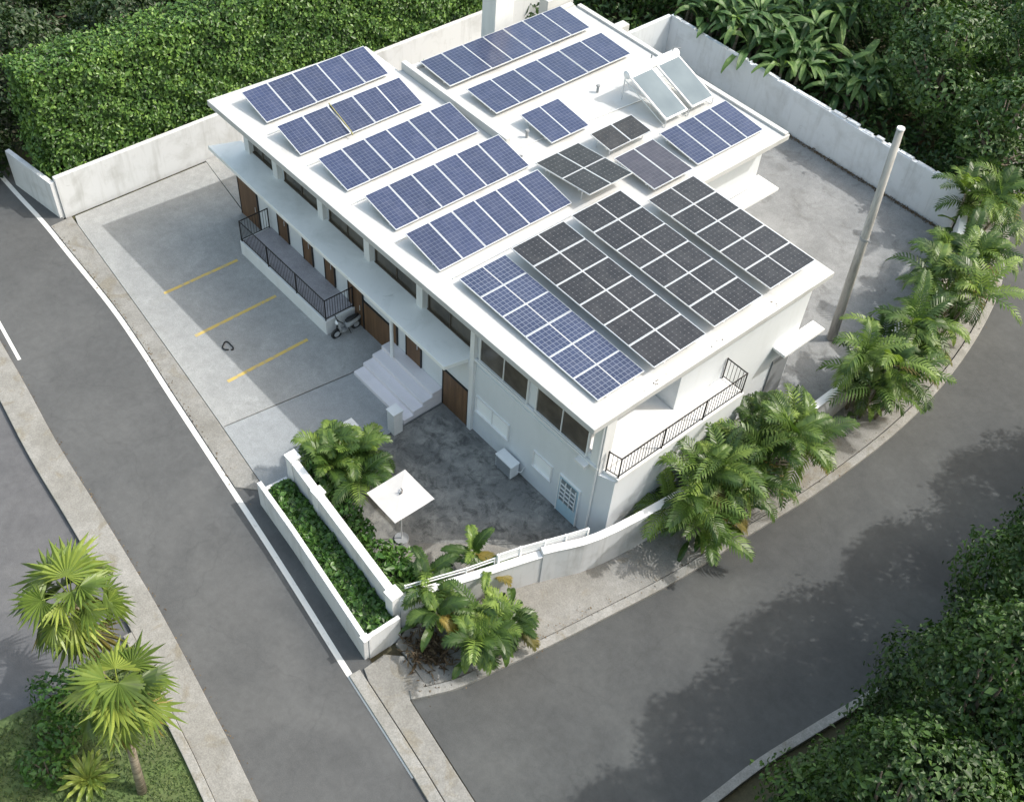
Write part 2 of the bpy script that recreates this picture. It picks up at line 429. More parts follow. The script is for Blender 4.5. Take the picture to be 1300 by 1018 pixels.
def lobes_points(lobes, dens, depth=.32):
    Ps = []; Ns = []; Ts = []
    for i, (c, r) in enumerate(lobes):
        c = np.array(c); r = np.array(r, float)
        n = int(dens * 4 * math.pi * ((r[0] * r[1] + r[1] * r[2] + r[0] * r[2]) / 3))
        d = nr.normal(0, 1, (n, 3)); d /= np.linalg.norm(d, axis=1)[:, None]
        # lumpy radius with gaps
        ph = nr.random(6) * 6.28
        lump = 1 + .13 * np.sin(d[:, 0] * 5 + ph[0]) * np.sin(d[:, 1] * 5 + ph[1]) + .10 * np.sin(d[:, 2] * 9 + ph[2] + d[:, 0] * 7) + .08 * np.sin(d[:, 1] * 13 + ph[3])
        rad = lump * (1 - depth * nr.random(n) ** 1.6) + .22 * (np.sin(d[:, 0] * 23 + ph[1]) * np.sin(d[:, 1] * 21 + ph[2]) * np.sin(d[:, 2] * 19 + ph[3]) > .34) * nr.random(n)
        keep = (np.sin(d[:, 0] * 8 + ph[4]) * np.sin(d[:, 1] * 8 + ph[5]) * np.sin(d[:, 2] * 8 + ph[0]) < .38)
        p = c + d * r * rad[:, None]
        nn = d / r; nn /= np.linalg.norm(nn, axis=1)[:, None]
        for j, (c2, r2) in enumerate(lobes):
            if j != i: keep &= ((((p - np.array(c2)) / np.array(r2)) ** 2).sum(1) > .62)
        keep &= p[:, 2] > .15
        Ps.append(p[keep]); Ns.append(nn[keep])
        Ts.append(np.full(keep.sum(), .38 + .3 * nr.random()))
    return np.concatenate(Ps), np.concatenate(Ns), np.concatenate(Ts)

def tree(base, h, spread, label, cat='tree', group=None, mat='tree_leaf', size=.26, dens=34, nl=9, low=.35, name='tree', seed=1, lobe=.42):
    r = random.Random(seed)
    x, y, z = base
    t = thing(name, label, cat, (x, y, z), group)
    lobes = []
    for k in range(nl):
        a = 2.399 * k + r.random() * .7; q = math.sqrt((k + .4) / nl)
        s = spread * lobe * r.uniform(.8, 1.2); sz = s * r.uniform(.62, .85)
        rr = (spread - s) * q
        zmax = h * (1 - .30 * q * q) - sz; zmin = h * low + sz * .8
        f = (1.0, .62, .25)[k % 3] if q > .45 else 1.0
        zc = zmin + (zmax - zmin) * f * r.uniform(.9, 1.0)
        lobes.append(((x + rr * math.cos(a), y + rr * math.sin(a), z + zc), (s, s, sz)))
    tk = MB(); tr0 = .035 * h + .05
    tr0 = min(tr0, .22)
    tk.tube([(x, y, z - .1), (x + r.uniform(-.15, .15), y + r.uniform(-.15, .15), z + h * .2), (x + r.uniform(-.2, .2), y, z + h * .42)], [tr0, tr0 * .8, tr0 * .55], 9)
    top = Vector((x, y, z + h * .36))
    for (c, s) in lobes:
        c = Vector(c); mid = top.lerp(c, .5) + Vector((0, 0, -.12 * h * .3))
        tk.tube([top, mid, c], [tr0 * .5, tr0 * .3, tr0 * .1], 6)
    P, N, T = lobes_points(lobes, dens)
    cr = leaf_cloud('crown', P, N, size, M[mat], t, tint=T)
    tk.build('trunk', M['bark'], t, smooth=True)
    return t

def shrub(base, r, h, label, cat='shrub', group=None, mat='ground_leaf', size=.2, dens=60, name='shrub', seed=1, nl=6):
    rr = random.Random(seed); x, y, z = base
    t = thing(name, label, cat, base, group)
    lobes = []
    for k in range(nl):
        a = 2.399 * k + rr.random(); q = math.sqrt((k + .3) / nl) * r * .7
        s = r * rr.uniform(.38, .55)
        lobes.append(((x + q * math.cos(a), y + q * math.sin(a), z + h * rr.uniform(.45, .68)), (s, s, h * rr.uniform(.32, .45))))
    P, N, T = lobes_points(lobes, dens, .4)
    leaf_cloud('foliage', P, N, size, M[mat], t, tint=T)
    st = MB()
    for (c, s) in lobes: st.tube([(x, y, z - .05), (x * .6 + c[0] * .4, y * .6 + c[1] * .4, z + h * .3), c], [.035, .025, .01], 5)
    st.build('stem', M['bark'], t)
    return t

def frond(mb, base, az, elev, L, droop, nleaf=22, llen=.55, lw=.05, tint=.5, r=rng, vee=.35):
    """pinnate palm frond: arching rachis with drooping leaflets both sides"""
    base = Vector(base); h = Vector((math.cos(az), math.sin(az), 0)); side = Vector((-h.y, h.x, 0)); Z = Vector((0, 0, 1))
    pts = []; p = base.copy(); n = 10; e = elev
    twist = r.uniform(-.25, .25)
    for i in range(n + 1):
        pts.append(p.copy()); d = h * math.cos(e) + Z * math.sin(e) + side * (twist * i / n * .5)
        p += d * (L / n); e -= droop / n * (0.5 + 1.0 * i / n)
    mb.tube(pts, [.028 * (1 - .75 * i / n) for i in range(n + 1)], 4, min(1, tint + .25), caps=False)
    for k in range(nleaf):
        f = .16 + .84 * k / (nleaf - 1); i = min(int(f * n), n - 1); q = f * n - i
        c = pts[i].lerp(pts[i + 1], q); d = (pts[i + 1] - pts[i]).normalized()
        s0 = (side - d * side.dot(d)).normalized(); u = s0.cross(d); u = u if u.z > 0 else -u
        ll = llen * (math.sin(math.pi * min(.97, .14 + .8 * f)) ** .65) * r.uniform(.85, 1.1)
        for sg in (1, -1):
            dir_ = (d * (.55 + .5 * f) + s0 * sg + u * vee * r.uniform(.5, 1.3)).normalized()
            a = c; b = c + dir_ * ll * .5 + Vector((0, 0, -.04 * ll)); e2 = c + dir_ * ll * .92 + Vector((0, 0, -.32 * ll))
            wv = (d * lw * .5)
            tt = max(0, min(1, tint + r.uniform(-.16, .16)))
            mb.add([a - wv * .5, a + wv * .5, b + wv + u * .01, b - wv, e2], [(0, 1, 2, 3), (3, 2, 4)], tt)

def fan_leaf(mb, base, az, elev, pet, rad, tint=.5, r=rng, nseg=19, arc=4.0, droop=.42):
    arc = r.uniform(2.9, 4.5); droop = r.uniform(.15, .85); nseg = int(arc * 4.7)
    base = Vector(base); h = Vector((math.cos(az), math.sin(az), 0)); Z = Vector((0, 0, 1)); side = Vector((-h.y, h.x, 0))
    mid = base + (h * math.cos(elev) + Z * math.sin(elev)) * pet * .55
    e2 = elev - .45; hub = mid + (h * math.cos(e2) + Z * math.sin(e2)) * pet * .45
    mb.tube([base, mid, hub], [.025, .018, .014], 4, min(1, tint + .3), caps=False)
    e3 = e2 - r.uniform(.1, .95); d = h * math.cos(e3) + Z * math.sin(e3); side = (side + Z * r.uniform(-.5, .5)).normalized(); d = (d - side * d.dot(side)).normalized(); n = side.cross(d); n = n if n.z > 0 else -n
    for k in range(nseg):
        a = -arc / 2 + arc * (k + .5) / nseg; w = arc / nseg * .47
        L = rad * (1 - .38 * abs(a / (arc / 2)) ** 2) * r.uniform(.72, 1.12)
        def dr(q): return d * math.cos(q) + side * math.sin(q)
        p1 = hub + dr(a - w) * L * .55 - n * .03 - Z * droop * L * .10; p2 = hub + dr(a + w) * L * .55 - n * .03 - Z * droop * L * .10
        pm = hub + dr(a) * L * .58 + n * .035 - Z * droop * L * .10
        tipv = hub + dr(a + r.uniform(-.03, .03)) * L - Z * droop * L * r.uniform(.3, .7)
        tt = max(0, min(1, tint + r.uniform(-.13, .13)))
        mb.add([hub, p1, pm, p2, tipv], [(0, 1, 2), (0, 2, 3), (1, 4, 2), (2, 4, 3)], tt)

def paddle(mb, base, az, elev, pet, L, W, droop, tint=.5, r=rng):
    """banana-like blade on a petiole, folded along the midrib"""
    base = Vector(base); h = Vector((math.cos(az), math.sin(az), 0)); Z = Vector((0, 0, 1)); side = Vector((-h.y, h.x, 0))
    p = base.copy(); e = elev; pts = [p.copy()]
    n = 8
    for i in range(n):
        st = pet / 2 if i < 2 else L / (n - 2)
        p = p + (h * math.cos(e) + Z * math.sin(e)) * st; pts.append(p.copy())
        e -= (.12 if i < 2 else droop / (n - 2))
    mb.tube(pts, [.04, .035, .025, .02, .018, .014, .01, .006, .004], 4, min(1, tint + .25), caps=False)
    vs = []; fs = []
    for i in range(2, n + 1):
        f = (i - 2) / (n - 2); w = W * .5 * math.sin(math.pi * (.06 + .92 * f)) ** .6
        c = pts[i]; tw = r.uniform(-.05, .05)
        vs += [c + side * w + Z * (w * .35 + tw), c, c - side * w + Z * (w * .35 - tw)]
    for i in range(n - 2):
        o = i * 3
        fs += [(o, o + 1, o + 4, o + 3), (o + 1, o + 2, o + 5, o + 4)]
    mb.add(vs, fs, max(0, min(1, tint)))

# ================================================================== SETTING
Z0 = 0.0
g = sheet('ground', [(-260, -160), (160, -160), (160, 300), (-260, 300)], -.14, M['earth'])

# left road runs along X, side road curves along Y; kerb lines measured on the ground
WL = [(-75, 10.2), (-55, 10.15), (-41.8, 10.08), (-38.1, 10.13), (-35.53, 10.06), (-32.01, 9.95), (-29.4, 9.74), (-26.83, 9.46), (-24.24, 9.19), (-20.18, 8.77), (-18.34, 8.57), (-16.53, 8.36), (-14.82, 8.15), (-13.7, 8.02), (-12.41, 7.88), (-10.09, 7.62), (0, 6.45), (30, 4.8)]
WL = smooth_line(WL, 5)
LE = smooth_line([(-75, 9.2), (-50, 7.3), (-32.68, 5.94), (-27.1, 5.39), (-23.89, 5.18), (-20.89, 4.97), (-18.78, 4.79), (-15.44, 4.39), (-12.28, 3.95), (0, 2.0), (30, -2.4)], 5)
RK = smooth_line([(-11.95, 8.93), (-11.65, 9.55), (-11.35, 10.3), (-11.02, 11.8), (-10.69, 13.3), (-10.37, 15.0), (-9.86, 17.97), (-9.56, 21.17), (-9.22, 24.86), (-9.2, 29.5), (-9.76, 33.95), (-10.93, 38.28), (-12.59, 41.81), (-14.3, 45), (-17, 50), (-19.8, 56), (-24, 66)], 5)
LK = smooth_line([(-5.1, 8.2), (-4.8, 10.6), (-4.49, 13.29), (-4.3, 15.41), (-3.9, 17.79), (-3.48, 20.32), (-3.2, 25), (-3.5, 31), (-4.8, 37.5), (-7.4, 43.5), (-10.4, 49.5), (-13.6, 56), (-16.4, 63), (-20, 72)], 5)
sheet('left_road', strip(offset(WL, .0 + .75)[:-12] + WL[-12:], LE), 0.0, M['asphalt'])
sr = RK + list(reversed(LK))
sheet('side_road', [(-11.95, 8.93), *RK[1:], *reversed(LK), (-8.56, 8.49)], 0.0, M['asphalt_side'])
sheet('road_edge_line', strip(offset([p for p in WL if p[0] < -10], .09), offset([p for p in WL if p[0] < -10], -.09)), .006, M['white_line'])
sheet('lane_dash', [(-38.0, 6.72), (-31.38, 6.02), (-31.36, 6.14), (-38.0, 6.84)], .006, M['white_line'])
# pavement between the road line and the site
J = offset([p for p in WL if -37.9 < p[0] < -20.9], .12)
JT = smooth_line([(-37.62, 11.2), (-33.1, 10.85), (-28.28, 10.46), (-25.85, 10.25), (-23.58, 10.04), (-20.95, 9.78)], 5)
slab('pavement', strip(J, offset(JT, -.02)), -.1, .035, M['pavement'])
slab('left_pavement', strip(offset([p for p in LE if p[0] > -60], -.0), offset([p for p in LE if p[0] > -60], -.98)), -.1, .10, M['pavement'], .02)
LKB = offset([p for p in LE if p[0] > -60], -.99)
LKV = [p for p in LKB if -18.9 < p[0]]
slab('left_kerb', strip(LKV, offset(LKV, -.26)), -.1, .15, M['kerb'], .02)
# concrete tongue between the two roads and its white road kerb
KB = [p for p in WL if p[0] > -13.75]
slab('road_kerb', strip(offset(KB, -.04), offset(KB, .32)), -.1, .10, M['kerb'], .02)
TG = offset([p for p in KB if p[0] > -13.3], .35)
slab('median_pavement', TG + [(30, 6.0), (0, 7.35), (-5.0, 8.0), (-8.56, 8.45), (-10.2, 8.66), (-11.98, 8.9), (-12.08, 9.55), (-13.2, 9.62), (-13.62, 9.2), (-13.62, 8.45)], -.1, .07, M['pavement'], .02)
RKs = [p for p in RK if p[1] < 60]
slab('side_kerb', strip(offset(RKs, .0), offset(RKs, .30)), -.1, .11, M['kerb'], .02)
SW = [(-12.6, 14.62), (-11.93, 16.3), (-11.5, 19.4), (-11.2, 23.2), (-11.15, 27.4), (-11.35, 29.8), (-11.9, 33), (-12.8, 37), (-14.3, 40.2)]   # street side face of the garden wall
VG = offset([p for p in RKs if 9.3 < p[1] < 44], .34)
slab('side_pavement', VG + [(-15.0, 41.4), (-14.3, 40.2), (-12.7, 36), (-11.7, 32), (-11.2, 27.4), (-11.25, 23.2), (-11.55, 19.4), (-11.98, 16.3), (-12.65, 14.6), (-13.95, 10.4), (-13.7, 9.68), (-13.2, 9.66)], -.1, .055, M['pavement'], .01)
LKs = [p for p in LK if -19 < p[0] < 6]
slab('far_kerb', strip(offset(LKs, .0), offset(LKs, -.28)), -.1, .12, M['kerb'], .02)
# site slabs
slab('parking_lot', [(-37.55, 11.30), *JT[1:-6], (-24.2, 10.14), (-23.85, 12.9), (-23.6, 15.0), (-23.55, 16.9), (-34.0, 16.9), (-37.6, 17.4)], -.1, .028, M['lot'], .01)
slab('side_passage', [(-37.75, 17.44), (-34.05, 16.95), (-33.5, 16.95), (-33.0, 23.0), (-31.2, 23.2), (-31.2, 34.5), (-33.5, 35.5), (-37.75, 35.5)], -.1, .024, M['lot'], .01)
slab('driveway', [(-24.16, 10.13), *[p for p in JT if p[0] > -24.1], (-20.75, 9.75), (-20.5, 10.85), (-20.42, 13.3), (-20.42, 15.0), (-20.44, 16.9), (-23.5, 16.9), (-23.55, 15.0), (-23.8, 12.9)], -.1, .03, M['drive'], .01)
sheet('courtyard_floor', [(-20.38, 10.6), (-14.3, 10.2), (-12.7, 14.6), (-12.1, 16.2), (-11.9, 17.0), (-20.38, 17.0)], .012, M['court'])
sheet('courtyard_sunlit_patch', [(-17.0, 10.75), (-16.4, 11.6), (-16.1, 12.5), (-15.4, 13.4), (-14.6, 14.3), (-13.75, 14.9), (-13.2, 14.2), (-13.4, 12.6), (-14.35, 10.4), (-15.6, 10.4)], .016, M['patch'])  # sunlit area of the courtyard painted in as a lighter concrete sheet
sheet('rear_yard', [(-12.0, 17.0), (-11.6, 19.4), (-11.3, 23.2), (-11.25, 27.4), (-11.8, 32), (-12.8, 36), (-14.5, 40.3), (-32.0, 40.3), (-32, 32), (-20.2, 32), (-20, 27), (-13.2, 27), (-13.2, 17)], .012, M['yard'])
for y0, (xa, ya, xb, yb) in enumerate([(-31.34, 11.85, -31.32, 15.1), (-28.62, 11.62, -28.66, 15.16), (-25.92, 11.35, -25.96, 14.8)]):
    sheet('parking_line', [(xa - .07, ya), (xa + .07, ya), (xb + .07, yb), (xb - .07, yb)], .034, M['yellow_line'])
# lawn patch by the lower left palms, and the lane beyond
sheet('far_lane', strip(offset(LKB, -.0), [(-60, -8), (-30, -8), (10, -14)]), -.05, M['lane_far'])
LW = [(-18.6, 3.52), (-15.7, 3.22), (-13.0, 2.98), (-10, 2.45), (-6, 1.8), (-6, -8), (-19, -8), (-18.9, -1.5), (-18.6, .6), (-18.2, 1.8)]
UB = np.stack([nr.uniform(-55, -41, 9000), nr.uniform(9.5, 40, 9000), nr.random(9000) * 1.2 + .1], 1)
tag(leaf_cloud('undergrowth', UB, np.tile([.3, -.3, .8], (9000, 1)), .36, M['wood_leaf'], aspect=.45, spread=1.2), 'dark undergrowth below the trees behind the tall hedge', 'undergrowth', kind='stuff')
sheet('lawn', LW, .02, M['lawn'])
gp = []
for k in range(26000):
    x, y = rng.uniform(-18.5, -9), rng.uniform(-5, 3.4)
    if y < 3.45 + (-18.6 - x) * .105 - .06: gp.append((x, y, .03))
gp = np.array(gp)
o = leaf_cloud('grass', gp + np.array([0, 0, .02]), np.tile(np.array([[.6, .2, .5]]), (len(gp), 1)), .10, M['grass_blade'], aspect=.3, spread=1.0)
tag(o, 'short green grass of the lawn under the two fan palms', 'grass', kind='stuff')

# ================================================================== WALLS AND FENCES
def simple_wall(name, path, thick, z1, label, cat='wall', mat='garden_wall', cap=True, capmat='wall', z0=-.1):
    t = thing(name, label, cat, (path[0][0], path[0][1], 0))
    wall_path('wall_body', path, thick, z0, z1, M[mat], t)
    if cap: wall_path('coping', path, thick + .06, z1 + .001, z1 + .05, M[capmat], t, .012)
    return t
tw = simple_wall('boundary_wall', [(-40.9, 10.42), (-37.83, 10.88)], .2, 1.72, 'short white wall beside the left road at the foot of the tall clipped hedge', cap=False)
simple_wall('boundary_wall', [(-37.87, 10.99), (-37.93, 19), (-37.95, 30), (-37.95, 38)], .2, 1.9, 'long white wall between the tall clipped hedge and the parking lot', cap=False)
tr = thing('boundary_wall', 'long weathered white wall with a jagged top across the back of the rear yard', 'wall', (-23, 40.4, 0))
wp = [(-32.0, 40.5), (-26, 40.42), (-20, 40.38), (-14.7, 40.45)]
wall_path('wall_body', wp, .22, -.1, 2.15, M['rear_wall'], tr)
mb = MB(); x = -31.9
while x < -14.9:
    w = rng.uniform(.3, .95); hh = rng.choice([.03, .05, .07, .10, .04])
    mb.box(x, x + w, 40.34, 40.53, 2.151, 2.15 + hh); x += w + rng.uniform(.01, .3)
mb.build('coping', M['rear_wall'], tr)
simple_wall('boundary_wall', [(-32.0, 40.38), (-32.0, 36.4)], .2, 2.2, 'grey side wall closing the far corner of the rear yard', mat='rear_wall', cap=False)

# front garden: planter box with its hedge and the inner wall
pb = thing('planter_box', 'long white planter box with low green hedge beside the left road', 'planter', (-17, 9.2, 0))
PF = [(-20.6, 9.42), (-18.4, 9.24), (-16.2, 9.0), (-13.86, 8.74)]
wall_path('front_wall', PF, .16, -.1, 1.15, M['garden_wall'], pb)
wall_path('end_wall', [(-13.90, 8.83), (-13.86, 9.95)], .14, -.1, 1.12, M['garden_wall'], pb)
wall_path('end_wall', [(-20.56, 9.51), (-20.5, 10.38)], .14, -.1, .7, M['garden_wall'], pb)
MB().prism([(-20.48, 9.5), (-18.4, 9.33), (-13.98, 8.84), (-13.98, 9.98), (-20.44, 10.44)], .1, .42).build('soil', M['soil'], pb)
MB().box(-14.0, -13.76, 8.62, 8.86, 1.152, 1.2).build('corner_cap', M['wall'], pb)
iw = thing('garden_wall', 'white inner garden wall between the planter hedge and the dark courtyard', 'wall', (-17, 10.4, 0))
IW = [(-20.36, 10.60), (-18.4, 10.44), (-14.45, 10.12)]
wall_path('wall_body', IW, .2, -.1, 1.6, M['garden_wall'], iw)
wall_path('coping', IW, .26, 1.601, 1.64, M['wall'], iw)
for (x, y, hh, w) in ((-20.40, 10.62, 1.72, .34), (-18.75, 10.48, 1.66, .30), (-14.32, 10.1, 1.66, .36)):
    p = MB().box(x - w / 2, x + w / 2, y - w / 2, y + w / 2, -.1, hh).build('pillar', M['wall'], iw, bevel=.015)
    MB().box(x - w / 2 - .03, x + w / 2 + .03, y - w / 2 - .03, y + w / 2 + .03, hh + .001, hh + .05).build('pillar_cap', M['wall'], p)

sw = thing('garden_wall', 'white street wall curving from the planter corner past the courtyard to the rear yard', 'wall', (-11.8, 20, 0))
SWP = smooth_line([(-14.2, 10.22), (-13.4, 12.5), (-12.72, 14.55), (-12.03, 16.3), (-11.6, 19.4), (-11.32, 23.2), (-11.26, 27.4), (-11.46, 29.8), (-12.0, 33), (-12.9, 37), (-14.4, 40.2)], 4)
a = [p for p in SWP if p[1] <= 14.6]; b = [p for p in SWP if p[1] >= 14.4]
wall_path('wall_body', a, .22, -.1, 1.42, M['garden_wall'], sw)
b0 = b[0]
wall_path('wall_body', [(p[0] + .02, p[1]) for p in b], .24, -.1, 1.62, M['garden_wall'], sw)
wall_path('coping', [p for p in a], .28, 1.421, 1.47, M['wall'], sw)
wall_path('coping', [(p[0] + .02, p[1]) for p in b], .28, 1.621, 1.66, M['wall'], sw)
sf = thing('slat_fence', 'white horizontal slat fence on top of the courtyard street wall', 'fence', (-13.3, 14, 1.3))
fp = [(-13.2, 13.3), (-12.98, 14.0), (-12.7, 14.75), (-12.45, 15.4), (-12.2, 16.1)]
fp = [(p[0] - .12, p[1]) for p in fp]
for zz in (1.50, 1.60, 1.70, 1.80):
    wall_path('slat', fp, .05, zz, zz + .085, M['white_metal'], sf, .004)
for q in (fp[0], fp[1], fp[2], fp[3], fp[4]):
    MB().box(q[0] - .04, q[0] + .04, q[1] - .04, q[1] + .04, .0, 1.88).build('post', M['white_metal'], sf)

rl = thing('wall_rail', 'two thin white rails along the low courtyard street wall near the planter corner', 'railing', (-13.9, 11.5, 1.33))
for zz in (1.60, 1.74): MB().tube([(-14.28, 10.5, zz), (-13.62, 12.3, zz), (-13.36, 13.2, zz)], .022, 6).build('rail', M['white_metal'], rl)
for q in ((-14.28, 10.5), (-13.62, 12.3), (-13.36, 13.2)): MB().tube([(q[0], q[1], 0), (q[0], q[1], 1.76)], .025, 6).build('post', M['white_metal'], rl)
for (x, y, hh, lab) in ((-20.42, 14.72, 1.05, 'white square gate pillar at the foot of the entrance steps'),
                        (-20.85, 13.15, 1.0, 'white square gate pillar half hidden behind the courtyard palm')):
    t = thing('gate_pillar', lab, 'pillar', (x, y, 0), 'gate pillars of the courtyard')
    MB().box(x - .19, x + .19, y - .19, y + .19, -.05, hh).build('shaft', M['wall'], t, bevel=.015)
    MB().box(x - .22, x + .22, y - .22, y + .22, hh + .001, hh + .06).build('cap', M['wall'], t, bevel=.012)

# ================================================================== HOUSE
H = thing('house', 'white two storey house with a flat white roof carrying solar panels', 'house', (-23, 20, 0))
RZ = 6.0
MB().prism([(-33.36, 15.88), (-12.87, 16.22), (-12.87, 27.32), (-18.85, 27.4), (-18.85, 32.25), (-30.75, 32.0), (-30.85, 22.86), (-33.0, 22.86)], 5.76, RZ).build('roof', M['roof'], H, bevel=.03)
roof = [o for o in COL.objects if o.name == 'roof'][0]
# low upstands on the rear roof
MB().box(-30.85, -24.6, 22.98, 23.2, RZ + .001, RZ + .34).build('roof_upstand', M['roof'], roof, bevel=.03)
MB().box(-30.72, -30.5, 23.21, 31.9, RZ + .001, RZ + .12).build('roof_upstand', M['roof'], roof, bevel=.02)
MB().box(-30.4, -18.9, 31.98, 32.2, RZ + .001, RZ + .10).build('roof_upstand', M['roof'], roof, bevel=.02)
# upper storey walls
UW = MB().prism([(-33.2, 17.32), (-19.0, 17.32), (-18.95, 16.93), (-14.6, 16.93), (-14.6, 20.6), (-13.3, 20.6), (-13.3, 27.1), (-19.6, 27.1), (-19.6, 31.9), (-30.4, 31.8), (-30.6, 22.6), (-32.9, 22.6)], 3.30, 5.759)
uw = UW.build('upper_wall', M['facade'], H)
# lower storey walls
lw = MB().prism([(-33.75, 16.86), (-19.02, 16.86), (-18.98, 16.90), (-12.95, 16.90), (-12.42, 17.12), (-12.42, 23.1), (-13.3, 23.1), (-13.3, 27.1), (-20.1, 27.1), (-20.1, 31.9), (-30.4, 31.8), (-30.6, 22.6), (-32.9, 22.6)], -.1, 3.299).build('lower_wall', M['facade'], H)
MB().box(-13.35, -12.93, 16.88, 17.3, 3.30, 5.759).build('corner_column', M['wall'], H, bevel=.015)
MB().box(-14.59, -13.36, 16.91, 17.05, 3.30, 3.9).build('window_wall', M['facade'], H)
# canopy over the front entrance
MB().prism([(-34.35, 16.08), (-19.36, 15.98), (-19.05, 17.31), (-33.9, 17.31)], 3.14, 3.315).build('canopy', M['canopy'], H, bevel=.02)
# stacked strip windows above the canopy with white pilasters
def window(x0, x1, y, z0, z1, label=None, glass='glass_dark', fr='frame_white', bars=0, ins=.05, name='window', cross=0):
    gl = MB().box(x0 + .03, x1 - .03, y - .012, y + .06, z0 + .03, z1 - .03).build(name, M[glass], H)
    f = MB(); w = .05
    f.box(x0, x1, y - ins, y + .05, z1 - w, z1).box(x0, x1, y - ins - .03, y + .05, z0, z0 + w)
    f.box(x0, x0 + w, y - ins, y + .05, z0 + w, z1 - w).box(x1 - w, x1, y - ins, y + .05, z0 + w, z1 - w)
    for k in range(bars):
        xx = x0 + (x1 - x0) * (k + 1) / (bars + 1); f.box(xx - .018, xx + .018, y - ins + .01, y + .05, z0 + w, z1 - w)
    for k in range(cross):
        zz = z0 + (z1 - z0) * (k + 1) / (cross + 1); f.box(x0 + w, x1 - w, y - ins + .015, y + .04, zz - .018, zz + .018)
    f.build('window_frame', M[fr], gl)
    if label: gl['label'] = label
    return gl
for x0, x1 in ((-33.0, -31.5), (-30.72, -28.4), (-27.75, -25.46), (-24.9, -22.4), (-21.85, -19.45)):
    window(x0, x1, 17.31, 3.32, 5.3, bars=1, fr='bronze')
for x0, x1 in ((-18.62, -16.25), (-15.88, -13.5)):
    window(x0, x1, 16.90, 3.68, 5.3, bars=1, fr='frame_white')
for x in (-33.1, -31.1, -28.08, -25.18, -22.12, -19.2):
    MB().box(x - .17, x + .17, 17.10, 17.318, 3.262, 5.755).build('pilaster', M['wall'], H, bevel=.01)
MB().box(-18.95, -12.95, 16.80, 16.898, 3.56, 3.64).build('window_sill', M['wall'], H, bevel=.01)
MB().box(-19.0, -18.80, 16.78, 16.926, 0.0, 5.755).build('pilaster', M['wall'], H, bevel=.01)
MB().box(-13.75, -13.3, 16.6, 16.895, 3.44, 3.56).build('ledge', M['wall'], H, bevel=.01)
# timber doors and panels under the canopy
def door(x0, x1, z0, z1, y=16.86, handle=True, mat='wood', name='door', label=None):
    d = MB().box(x0, x1, y - .045, y - .002, z0, z1).build(name, M[mat], H)
    f = MB(); f.box(x0 - .05, x0 - .001, y - .06, y - .001, z0, z1 + .05).box(x1 + .001, x1 + .05, y - .06, y - .001, z0, z1 + .05).box(x0, x1, y - .06, y - .001, z1 + .001, z1 + .05)
    f.build('door_frame', M['iron'] if mat == 'wood' else M['white_metal'], d)
    if handle: MB().tube([(x1 - .12, y - .09, z0 + .85), (x1 - .12, y - .09, z0 + 1.1)], .015, 6).build('handle', M['alu'], d)
    if label: d['label'] = label
    return d
door(-33.70, -32.35, .03, 2.5)
for x0, x1 in ((-30.80, -30.15), (-29.05, -28.48), (-27.58, -27.0)): door(x0, x1, .78, 2.85)
door(-26.05, -25.2, .03, 2.6)
door(-25.1, -23.45, .03, 1.45, handle=False, name='timber_panel')
door(-23.36, -23.1, .8, 2.6, handle=False, name='timber_panel')
door(-22.5, -21.7, .78, 2.6)
door(-20.38, -19.05, .03, 1.78, handle=False, name='timber_panel', label='wide dark timber panel beside the entrance steps')
MB().tube([(-22.75, 16.35, .78), (-22.75, 16.35, 3.095)], .07, 10).build('canopy_post', M['white_metal'], H)
# ground floor windows and garden door on the courtyard side
window(-18.68, -16.95, 16.90, 1.12, 1.92, 'pale window with closed white blinds', glass='blind', bars=1)
window(-15.72, -14.80, 16.90, 1.05, 1.85, 'small pale window with closed white blinds', glass='blind', bars=0)
d = door(-14.40, -13.52, .03, 1.86, 16.90, mat='door_blue', label='pale blue garden door with a barred glass upper half')
MB().box(-14.32, -13.60, 16.83, 16.853, .72, 1.78).build('door_glass', M['glass_door'], d)
mb = MB()
for k in range(1, 5): mb.box(-14.32, -13.60, 16.80, 16.829, .72 + k * .212 - .012, .72 + k * .212 + .012)
for k in range(0, 4): mb.box(-14.32 + k * .235, -14.30 + k * .235, 16.79, 16.828, .72, 1.78)
mb.build('door_grille', M['white_metal'], d)
# upper windows in the shaded side wall, back parts
window(-30.0, -28.5, 31.9, 4, 5.2)
# balcony on the street side
MB().prism([(-14.59, 17.06), (-12.92, 17.06), (-12.36, 17.16), (-12.36, 23.0), (-13.29, 23.0), (-13.29, 20.59), (-14.59, 20.59)], 3.302, 3.42).build('balcony_floor', M['wall'], H, bevel=.012)
def railing(path, z, h, parent, sp=.12, name='railing', posts=True):
    mb = MB(); tops = MB(); ps = []
    pts = []
    for i in range(len(path) - 1):
        a = Vector((*path[i], z)); b = Vector((*path[i + 1], z)); L = (b - a).length; n = max(1, round(L / sp))
        for k in range(n):
            p = a.lerp(b, k / n); mb.tube([p + Vector((0, 0, .1)), p + Vector((0, 0, h - .02))], .0105, 5)
        d = (b - a).normalized()
        tops.tube([a + Vector((0, 0, h)), b + Vector((0, 0, h))], .024, 6); mb.tube([a + Vector((0, 0, .09)), b + Vector((0, 0, .09))], .018, 5)
        npst = max(1, round(L / 1.9))
        for k in range(npst + (1 if i == len(path) - 2 else 0)): ps.append(a.lerp(b, k / npst))
    r_ = mb.build(name, M['iron'], parent)
    tops.build('top_rail', M['iron'], r_)
    for p in ps: MB().tube([p, p + Vector((0, 0, h + .02))], .026, 6).build('post', M['iron'], r_)
    return r_
railing([(-12.86, 17.12), (-12.42, 17.22), (-12.42, 22.94), (-13.26, 22.94)], 3.42, .92, H, .14)
